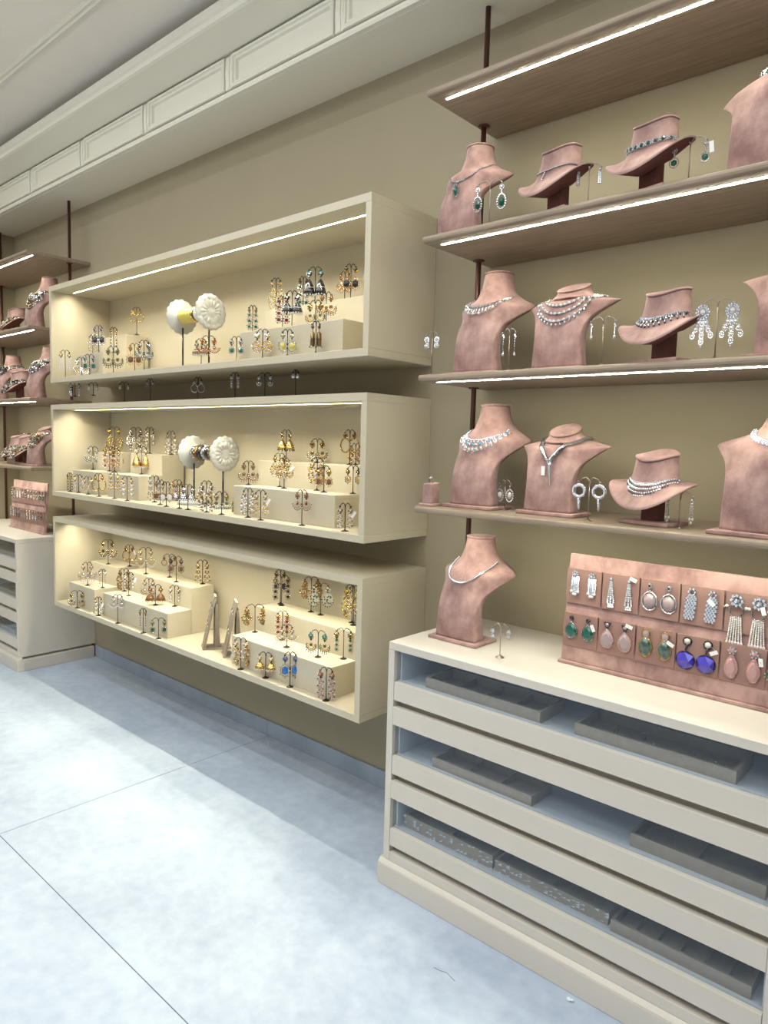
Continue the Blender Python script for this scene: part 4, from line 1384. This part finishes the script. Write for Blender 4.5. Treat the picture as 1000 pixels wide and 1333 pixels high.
for zn, X, Y, Z, h, W, L, style, m_, g, desc in TREES:
    i = cnt.get(zn, 0)
    cnt[zn] = i+1
    zb = Z
    if zn[-1] == 'F':
        zb = {'t': 1.8423, 'm': 1.1645, 'b': .4829}[zn[0]]
        lim = {'t': -.322, 'm': -.317, 'b': -.351}[zn[0]]
        for x0, x1 in RX[zn[0]]:
            if x0-.016 < X < x1+.016:
                Y = min(Y, lim)
    elif zn[0] in 'tmb':
        zb = TOPZ[zn[-1]][zn[0]]
        side = zn[1]
    elif zn == 'gB':
        zb = 1.6845
    elif zn == 'gL':
        zb = ZS[3]
    elif zn[0] == 's':
        zb = ZS[int(zn[1])]
    elif zn == 'c':
        zb = ZS['c']
    h = h-(zb-Z)
    big = zn[0] in 'sc'
    view = math.atan2(-X, Y+2.2458)
    rz = view*(.75 if not big else .45)+random.uniform(-.28, .28)*(0.4 if big else 1)
    wid = W/max(.55, math.cos(view-rz))*(.78 if not big else 1)
    if desc.startswith('single'):
        wid = .008
    where = '%s from left' % ORD[i] if tot[zn] > 1 else 'only one'
    zone = ZONE[zn]
    sm = 'stand' if not big else 'standL'
    t = thing('earring_stand', ('dark metal earring stand, %s on the %s' % (where, zone)).replace('only one on', 'alone on'), 'earring stand', (X, Y, zb), rz)
    br = .014 if big else .015
    MB().lathe([(br, 0), (br*1.0, .0012), (br*.75, .003), (br*.3, .0055), (.0022, .009)], sm, 16).obj('base', t)
    zs = h-.020
    MB().cyl((0, 0, .006), (0, 0, zs+.002), .0018 if not big else .0015, sm, 6).obj('post', t)
    for s in (-1, 1):
        pts = []
        for q in range(8):
            a = PI*q/7
            pts.append((s*wid*.5*(1-math.cos(a)), 0, zs+.019*math.sin(a)**.8*(1 if q < 4 else .8)+(.006*q/7)))
        pts += [(s*(wid+.002), -.002, zs+.001), (s*(wid+.005), -.003, zs+.004), (s*(wid+.004), -.003, zs+.008)]
        MB().tube(pts, .0017, sm, 5).bead(pts[-1], .0032, sm).bead(pts[4], .0026, sm).obj('arm', t)
    Rz = Matrix.Rotation(rz, 3, 'Z')
    tagd = '*' in g
    g = g.replace('*', '')
    if g == 'V':
        g = 'Vl'
    Wg = max(.0095, min(wid*1.0, .022)) if not big else max(.008, W*.62)
    if desc.startswith('single'):
        Wg = .006
    # keep long pieces clear of the surface
    el = min(L, h-.022)
    lab0 = 0
    root = None
    grp = 'pair of earrings, %s on %s' % (where, zone)
    lab = '%s earring, %s stand, %s' % (desc.replace('tagged ', ''), ORD[i], zone) if tot[zn] > 1 else '%s earring, only stand, %s' % (desc, zone)
    if len((lab+', right one, tagged').split()) > 16:
        lab = lab.replace(' earring,', ' drop,') if False else ' '.join(lab.split()[1:])
    for s in (-1, 1):
        off = Rz @ Vector((s*(wid+.001), -.0025, 0))
        loc = (X+off.x, Y+off.y, zb+zs+.0035)
        if root is None:
            root = make_earring(style, m_, g, el, Wg, loc, rz, lab+', left one', grp)
            if desc.startswith('teal'):
                sbj = MB()
                for q in range(9):
                    a = 2*PI*q/9
                    sbj.bead((.009*math.cos(a), -.003, -.008+.009*math.sin(a)), .0035, 'T')
                sbj.bead((0, -.004, -.008), .006, 'C')
                sbj.obj('teal_rosette', root)
        else:
            e = dup(root)
            e.location = loc
            e['label'] = lab+', right one'
            if tagd:
                add_tag(e, el, Wg)
                e['label'] = lab+', tagged'

# ================================================================ EARRING BOARDS
def board(x0, x1, yb, label, n, rowz, right=True):
    t = thing('earring_board', label, 'display board', ((x0+x1)/2, yb, .8475))
    hw = (x1-x0)/2
    tl = .075      # lean: y per z
    MB().box((-hw-.006, -.016, 0), (hw+.006, .13, .010), 'suede').obj('base_plate', t, .002)
    MB().prism_x([(-.006, .0105), (.012, .0105), (.012+.335*tl, .335), (.335*tl, .335)], -hw, hw, 'suede').obj('backing', t, .0015)
    MB().prism_x([(.06, .0105), (.10, .0105), (.012+.22*tl, .22), (.0145+.18*tl, .17)], -.03, .03, 'suede').obj('strut', t)
    pw = 2*hw/n
    slots = []
    for r_, (z0, z1) in enumerate(rowz):
        lf = .012-.002*r_
        # ledge behind each row of cards
        for i in range(n):
            a, b = -hw+pw*i+.0022, -hw+pw*(i+1)-.0022
            MB().prism_x([(z0*tl-.0085, z0), (z0*tl-.0062, z0), (z1*tl-.0062, z1), (z1*tl-.0165, z1+.001)], a, b, 'panel').obj('card', t, .0008)
            slots.append((r_, i, (a+b)/2, pw))
    return t, slots, tl
BX0, BX1, BY = -1.003, -.320, -.276
rowz = [(.186, .292), (.055, .157)]
N = 6
t, slots, tl = board(BX0, BX1, BY, 'long rose suede board with two rows of earring cards on the cabinet', N, rowz)
def b_ear(kind, L, W):
    s, d = MB(), MB()
    if kind == 'strands':
        for q in range(7):
            a = 2*PI*q/7
            s.bead((.0055*math.cos(a), 0, -.006+.0055*math.sin(a)), .0025, 'C')
        s.bead((0, -.001, -.006), .004, 'C')
        for c_, f in ((-1.5, .8), (-.5, .95), (.5, .95), (1.5, .8)):
            for i in range(9):
                d.bead((c_*.0042, 0, -.013-(L-.016)*f*i/9), .0026, 'C', (1, 1, 1.2))
            d.bead((c_*.0042, -.001, -.013-(L-.016)*f), .0036, 'P')
    elif kind == 'slim':
        s.bead((0, 0, -.004), .004, 'C')
        for i in range(13):
            ww = .0015+.0055*i/12*(1 if i < 11 else .5)
            for c_ in (-1, 0, 1):
                d.bead((c_*ww, 0, -.010-(L-.012)*i/12), .0025, 'C')
    elif kind == 'mauve':
        s.bead((0, 0, -.006), .006, 'C').bead((0, -.004, -.006), .003, 'K')
        d.bead((0, 0, -.015), .0025, 'S')
        c = -.017-(L-.017)*.5
        h = (L-.017)*.5
        d.ring((0, 0, c), h*.78, .0014, 'C', seg=20, sz=1.25, n=5)
        d.bead((0, 0, c), h*.76, 'Mv', (1, .22, 1.25), True)
    elif kind == 'mesh':
        for q in range(6):
            a = 2*PI*q/6
            s.bead((.0055*math.cos(a), 0, -.006+.0055*math.sin(a)), .003, 'C')
        for i in range(11):
            n_ = 4 if i % 2 else 3
            for c_ in range(n_):
                d.bead(((c_-(n_-1)/2)*.0052-.0003*i, 0, -.014-(L-.016)*i/10), .0026, 'C', (1, .8, 1.3))
    elif kind == 'tassel':
        for q in range(8):
            a = 2*PI*q/8
            s.bead((.0085*math.cos(a), 0, -.009+.0085*math.sin(a)), .004, 'C')
        s.bead((0, -.002, -.009), .005, 'C')
        d.ring((0, 0, -.027), .0105, .0014, 'S', seg=18, n=5)
        for s2 in (-1, 1):
            d.bead((s2*.015, 0, -.020), .0032, 'P').bead((s2*.019, 0, -.0215), .0024, 'C')
        for c_ in range(6):
            x0_ = (c_-2.5)*.0030
            for i in range(16):
                d.bead((x0_*(1+.55*i/15), 0, -.039-(L-.041)*i/15), .0017 if i < 14 else .0026, 'P')
    elif kind == 'teardrop':
        s.bead((0, 0, -.005), .0052, 'K')
        d.bead((0, 0, -.012), .0022, 'C')
    elif kind == 'purple':
        s.plate([(-.007, 0), (.007, 0), (.002, -.011), (-.002, -.011)], -.002, .002, 'K')
        s.bead((0, -.002, -.004), .004, 'Mv')
        d.bead((0, 0, -.0125), .0022, 'C')
    elif kind == 'labr':
        s.bead((0, 0, -.007), .0070, 'Mv', (1, .5, 1.15))
        s.ring((0, 0, -.007), .0075, .0011, 'G', seg=14, sz=1.1, n=4)
        d.bead((0, 0, -.0165), .0022, 'C')
    elif kind == 'violet':
        s.bead((0, 0, -.006), .0062, 'W', (1, .5, 1)).ring((0, .001, -.006), .007, .0016, 'K', seg=10, n=4)
        d.tube([(0, 0, -.012), (-.002, 0, -.022)], .0016, 'K', 5)
        d.bead((-.002, 0, -.040), .0165, 'V', (1, .6, 1.08))
        d.ring((-.002, .0015, -.040), .0155, .0014, 'K', seg=18, n=4)
    elif kind == 'pink':
        for q in range(6):
            a = 2*PI*q/6
            s.bead((.0055*math.cos(a), 0, -.006+.0055*math.sin(a)), .0028, 'C')
        s.bead((0, -.001, -.006), .0045, 'I')
        d.bead((0, 0, -.017), .0038, 'I')
    elif kind == 'green3':
        s.bead((0, 0, -.006), .0065, 'E', (1, .6, 1))
        for q in range(9):
            a = 2*PI*q/9
            s.bead((.0078*math.cos(a), 0, -.006+.0078*math.sin(a)), .0019, 'C')
        d.ring((0, 0, -.030), .014, .0012, 'S', a0=.2, a1=PI-.2, seg=10, n=4)
        for x, z in ((-.014, -.036), (0, -.044), (.014, -.036)):
            d.cyl((x*.9, 0, -.018), (x, 0, z), .0008, 'S', 4)
            d.bead((x, 0, z), .006, 'E', (1, .6, 1.15))
            for q in range(9):
                a = 2*PI*q/9
                d.bead((x+.0075*math.cos(a), 0, z+.0082*math.sin(a)), .0018, 'C')
    elif kind == 'clear_fan':
        s.bead((0, 0, -.006), .006, 'C')
        for x, z in ((-.010, -.026), (0, -.020), (.010, -.026), (-.005, -.034), (.005, -.034), (0, -.044)):
            d.bead((x, 0, z), .0052, 'C')
    if kind in ('teardrop', 'purple', 'labr', 'pink'):
        gm = {'teardrop': 'E', 'purple': 'Mv', 'labr': 'Lb', 'pink': 'I'}[kind]
        rim = {'teardrop': 'S', 'purple': 'I', 'labr': 'G', 'pink': 'I'}[kind]
        zt, zbm = -.014, -L
        n_ = 18
        prof = []
        for q in range(n_):
            a = 2*PI*q/n_
            z_ = math.cos(a)
            if kind == 'labr':
                r_ = math.sin(a)*(1-.35*(-z_ if z_ < 0 else 0)**2)*(1.0 if z_ < .3 else .95)
            else:
                r_ = math.sin(a)*(1-.45*max(0, z_))
            prof.append((r_*W, (zt+zbm)/2+z_*(zt-zbm)/2))
        cc = (zt+zbm)/2
        vv = [(x, 0, z) for x, z in prof]+[(x*.6, -.004, cc+(z-cc)*.6) for x, z in prof]+[(0, -.0045, cc)]
        ff = [(i, (i+1) % n_, n_+(i+1) % n_, n_+i) for i in range(n_)]+[(n_+i, n_+(i+1) % n_, 2*n_) for i in range(n_)]+[tuple(range(n_))[::-1]]
        d.add(vv, ff, gm)
        d.tube([(x, .0, z) for x, z in prof], .0012, rim, 4, True)
    return [('stud', s), ('drop', d)]
ROW = [[('strands', .050, .010, 'four strand clear and pearl', 0), ('slim', .060, .008, 'slim tapering clear', 1), ('mauve', .052, .014, 'mauve grey stone teardrop', 0), ('mesh', .055, .010, 'diagonal mesh clear', 1), ('tassel', .086, .012, 'pearl tassel with clear flower', 1), ('clear_fan', .050, .012, 'clear stone fan', 0)],
       [('teardrop', .045, .0125, 'dark green teardrop', 1), ('purple', .050, .013, 'grey stone, purple edged', 1), ('labr', .050, .0125, 'grey green pointed stone', 1), ('violet', .056, .016, 'violet blue cushion stone', 1), ('pink', .054, .0105, 'clear pink teardrop', 1), ('green3', .052, .014, 'three green stone', 0)]]
for r_, i, xc, pw in slots:
    kind, L, W, nm, tg = ROW[r_][i]
    z1 = rowz[r_][1]
    root = None
    lab = '%s earring, %s row of the rose board' % (nm, ['upper', 'lower'][r_])
    for s in (-1, 1):
        x = (BX0+BX1)/2+xc+s*pw*.235
        loc = (x, BY-.0205+z1*tl, .8475+z1-.006)
        if root is None:
            root = thing('earring', lab, 'earring', loc, 0, 'pair of %s earrings on the rose board' % nm)
            L, W = L*1.0, W*1.0
            for n_, mb in b_ear(kind, L, W):
                mb.v = [(a*1.55, b_*1.35, c_*1.55) for a, b_, c_ in mb.v]
                mb.obj(n_, root)
        else:
            e = dup(root)
            e.location = loc
            root['label'] = lab+', left one'
            e['label'] = lab+', right one'
            if tg:
                c = Vector((.012 if i not in (1, 3) or r_ else -.0005, -.0075 if r_ == 0 else -.004, -.026 if r_ else -.03))
                if (r_, i) in ((0, 1), (1, 1)):
                    c = Vector((.012, -.003, .0))
                a = [-.5, 1.2, .9, .0, .3, 0][i] if r_ == 0 else [.45, 1.3, 1.1, -1.1, .15, 0][i]
                if r_ and i != 1:
                    c = Vector((.017, -.004, -.026))
                ux, uz = Vector((math.cos(a), 0, math.sin(a))), Vector((-math.sin(a), 0, math.cos(a)))
                if (r_, i) == (0, 3):
                    c = Vector((-.001, -.0055, -.030))
                    ux, uz = Vector((.7, 0, .7)), Vector((-.7, 0, .7))
                k_ = MB()
                vs_ = [c+ux*sx*.0052+uz*sz*.0105+Vector((0, dy, 0)) for dy in (-.0004, .0004) for sx, sz in ((-1, -1), (1, -1), (1, 1), (-1, 1))]
                k_.add(vs_, [(0, 1, 2, 3), (7, 6, 5, 4), (0, 4, 5, 1), (1, 5, 6, 2), (2, 6, 7, 3), (3, 7, 4, 0)], 'tag')
                k_.bead(c+Vector((0, -.0006, 0)), .0010, 'K', (1, .4, 1))
                k_.tube([c+uz*.009, Vector((0, -.002, -.004))], .0004, 'tag', 3)
                k_.obj('price_tag', e)['label'] = 'white paper price tag'
                root['label'] = lab+', left one untagged'
                e['label'] = lab+', right one, tagged'
# boards of the left cabinet
bx0, bx1 = -5.30, -4.745
rz2 = [(.186, .285), (.055, .150)]
t, slots, tl = board(bx0, bx1, -.276, 'rose suede earring board on the far left cabinet', 6, rz2)
LST = [['cluster', 'tassel', 'cluster', 'drop', 'fan', 'chand'], ['chain', 'grape', 'chand', 'cluster', 'drop', 'fan']]
LCO = [[('S', 'K'), ('S', 'W'), ('A', 'K'), ('S', 'P'), ('A', 'P'), ('S', 'E')], [('S', 'W'), ('S', 'K'), ('A', 'C'), ('G', 'P'), ('S', 'C'), ('A', 'K')]]
for r_, i, xc, pw in slots:
    root = None
    for s in (-1, 1):
        loc = ((bx0+bx1)/2+xc+s*pw*.24, -.276-.0205+rz2[r_][1]*tl, .8475+rz2[r_][1]-.004)
        if root is None:
            root = make_earring(LST[r_][i], LCO[r_][i][0], LCO[r_][i][1], .066, .013, loc, 0, 'long earring on %s card of the %s row, far left board' % (ORD[i], ['upper', 'lower'][r_]), 'far left board pair, %s card %s row' % (ORD[i], ['upper', 'lower'][r_]))
        else:
            e = dup(root)
            e.location = loc
            e['label'] = root['label']+', right one'
            root['label'] += ', left one'

# ================================================================ BANGLE STANDS WITH CARVED FLOWER ENDS
def flower_disc(mb, c, R, face, k='flower'):
    """carved disc, axis along x; face=+1 looks to +x"""
    n = 96
    prof = [(0.0, .016), (.09, .019), (.16, .013), (.24, .017), (.30, .006), (.36, .019), (.52, .023), (.66, .018), (.70, .010), (.74, .015), (.88, .012), (1.0, .004)]
    vv, ff = [], []
    for i, (r, h) in enumerate(prof):
        for j in range(n):
            a = 2*PI*j/n
            ph = 16*a
            rr = R*r
            hh = h
            if r > .28:
                hh += (.010 if r < .95 else .004)*(abs(math.cos(8*a+(PI/2 if r > .7 else 0)))-.6)
            if r > .95:
                rr = R*(1+.07*(abs(math.cos(8*a))-.5))
            if r == .24:
                rr *= 1+.08*math.cos(ph/2)
            vv.append((c[0]+face*hh*.6, c[1]+rr*math.cos(a), c[2]+rr*math.sin(a)))
    m = len(prof)
    for i in range(m-1):
        for j in range(n):
            ff.append((i*n+j, i*n+(j+1) % n, (i+1)*n+(j+1) % n, (i+1)*n+j))
    o = m*n
    for j in range(n):
        a = 2*PI*j/n
        rr = R*(.98+.07*(abs(math.cos(8*a))-.5))
        vv.append((c[0]-face*.004, c[1]+rr*math.cos(a), c[2]+rr*math.sin(a)))
    for j in range(n):
        ff.append(((m-1)*n+j, (m-1)*n+(j+1) % n, o+(j+1) % n, o+j))
    ff.append(tuple(range(o, o+n)))
    ff.append(tuple(range(n)))
    mb.add(vv, ff, k, True)
def bangle_stand(x0, x1, y, zfloor, zc, label, bangles, lab_zone, plinth):
    t = thing('bangle_stand', label, 'bangle stand', ((x0+x1)/2, y, zfloor))
    hw = (x1-x0)/2
    h = zc-zfloor
    for s in (-1, 1):
        m = MB()
        flower_disc(m, (s*hw, 0, h), .085, s)
        m.obj('flower_disc', t)
        MB().cyl((s*hw*.96-s*.006, 0, .003), (s*hw*.96-s*.006, 0, h-.055), .0045, 'K', 10).obj('pole', t)
        if not plinth:
            MB().lathe([(.022, 0), (.022, .002), (.006, .004)], 'flower', 20, (s*hw*.96-s*.006, 0, 0)).obj('foot', t)
    if plinth:
        MB().box((-hw-.03, -.075, 0), (hw+.03, .075, .003), 'flower').lathe([(.085, .003), (.085, .016), (.080, .019)], 'flower', 32, (-hw*.9, 0, 0)).lathe([(.060, .003), (.060, .012), (.056, .014)], 'flower', 32, (hw*.9, 0, 0)).obj('plinth', t)
    MB().lathe([(.026, -hw), (.026, hw)], 'flower', 24, (0, 0, h), axis='x').obj('roller', t)
    for i, (u, wd, R, k_, nm) in enumerate(bangles):
        m = MB()
        x = u*hw
        m.lathe([(.0275, -wd/2), (R, -wd/2), (R+.0015, -wd/4), (R+.0015, wd/4), (R, wd/2), (.0275, wd/2)], k_, 28, (x, 0, 0), axis='x')
        if k_ in ('A', 'G', 'S'):
            for q in range(16):
                a = 2*PI*q/16
                m.bead((x, (R+.002)*math.cos(a), (R+.002)*math.sin(a)), wd*.3, 'C' if k_ == 'S' else k_)
        o = m.obj('bangle')
        o.location = ((x0+x1)/2, y, zc)
        tag(o, '%s bangle on the flower ended stand, %s' % (nm, lab_zone), 'bangle', 'bangles on the stand, %s' % lab_zone)
BB = []
for i in range(9):
    BB.append((-.78+.105*i, .011, .036, 'Y' if i < 8 else 'G', 'yellow gold'))
BB += [(.20, .007, .035, 'K', 'black'), (.30, .016, .036, 'W', 'broad white'), (.45, .012, .034, 'S', 'silver'), (.58, .012, .034, 'I', 'pale pink'), (.70, .012, .035, 'S', 'narrow silver')]
bangle_stand(-3.215, -2.965, -.215, 1.8423, 2.112, 'two white carved flower discs on black poles holding bangles, top case', BB, 'top case', False)
BB = [(-.72, .018, .035, 'S', 'silver cuff'), (-.52, .018, .038, 'A', 'antique gold'), (-.30, .020, .036, 'K', 'dark'), (-.05, .018, .033, 'S', 'slim silver'), (.18, .020, .036, 'K', 'black and grey'), (.42, .018, .038, 'A', 'dark antique'), (.65, .016, .034, 'K', 'plain black')]
bangle_stand(-3.175, -2.90, -.175, 1.1645, 1.432, 'two white carved flower discs on black poles, middle case', BB, 'middle case', True)
# gold ornament in the middle case
t = thing('gold_ornament', 'small gold filigree pillar ornament on the middle case floor', 'ornament', (-2.735, -.235, 1.1645))
MB().lathe([(.014, 0), (.014, .004), (.012, .006), (.012, .044), (.013, .047), (.006, .052)], 'A', 16).obj('pillar', t)
MB().lathe([(.0075, .052), (.005, .060), (.0065, .066), (.002, .080)], 'G', 12).obj('finial', t)
g_ = MB()
for i in range(5):
    for q in range(10):
        a = 2*PI*(q+.5*(i % 2))/10
        g_.bead((.0122*math.cos(a), .0122*math.sin(a), .009+.008*i), .0026, 'G')
g_.obj('filigree', t)

# ================================================================ SMALL EASELS
for i, (x, y, nm) in enumerate(((-2.905, -.285, 'left'), (-2.735, -.285, 'right'))):
    rz = -.52
    t = thing('earring_easel', 'narrow taupe easel seen edge on in the lowest case, %s of two' % nm, 'easel', (x, y, .4829), rz)
    MB().box((-.045, -.012, 0), (.045, .125, .006), 'easel').obj('base_plate', t, .001)
    MB().prism_x([(-.008, .0065), (.002, .0065), (.056, .262), (.045, .262)], -.042, .042, 'easel').obj('board', t, .001)
    MB().prism_x([(.046, .0065), (.074, .0065), (.060, .225), (.049, .222)], -.034, .034, 'easel').obj('strut', t)
    MB().prism_x([(.022, .170), (.033, .160), (.036, .178), (.028, .182)], -.044, .044, 'easel').obj('ledge', t)
    Rz = Matrix.Rotation(rz, 3, 'Z')
    for k_, (sty, m_, g, zz, ex) in enumerate((('cluster', 'S', 'P', .225, 'upper silver pearl'), ('cluster', 'G', 'P', .135, 'lower gold pearl'))):
        root = None
        for s in (-1, 1):
            off = Rz @ Vector((s*.024, -.0065+zz*.21-.008, 0))
            loc = (x+off.x, y+off.y, .4829+zz)
            if root is None:
                root = make_earring(sty, m_, g, .065, .012, loc, rz, '%s earring hanging on the %s easel' % (ex, nm), '%s pair on the %s easel' % (ex, nm))
            else:
                e = dup(root)
                e.location = loc
                e['label'] = root['label']+', rear one'
                root['label'] += ', front one'
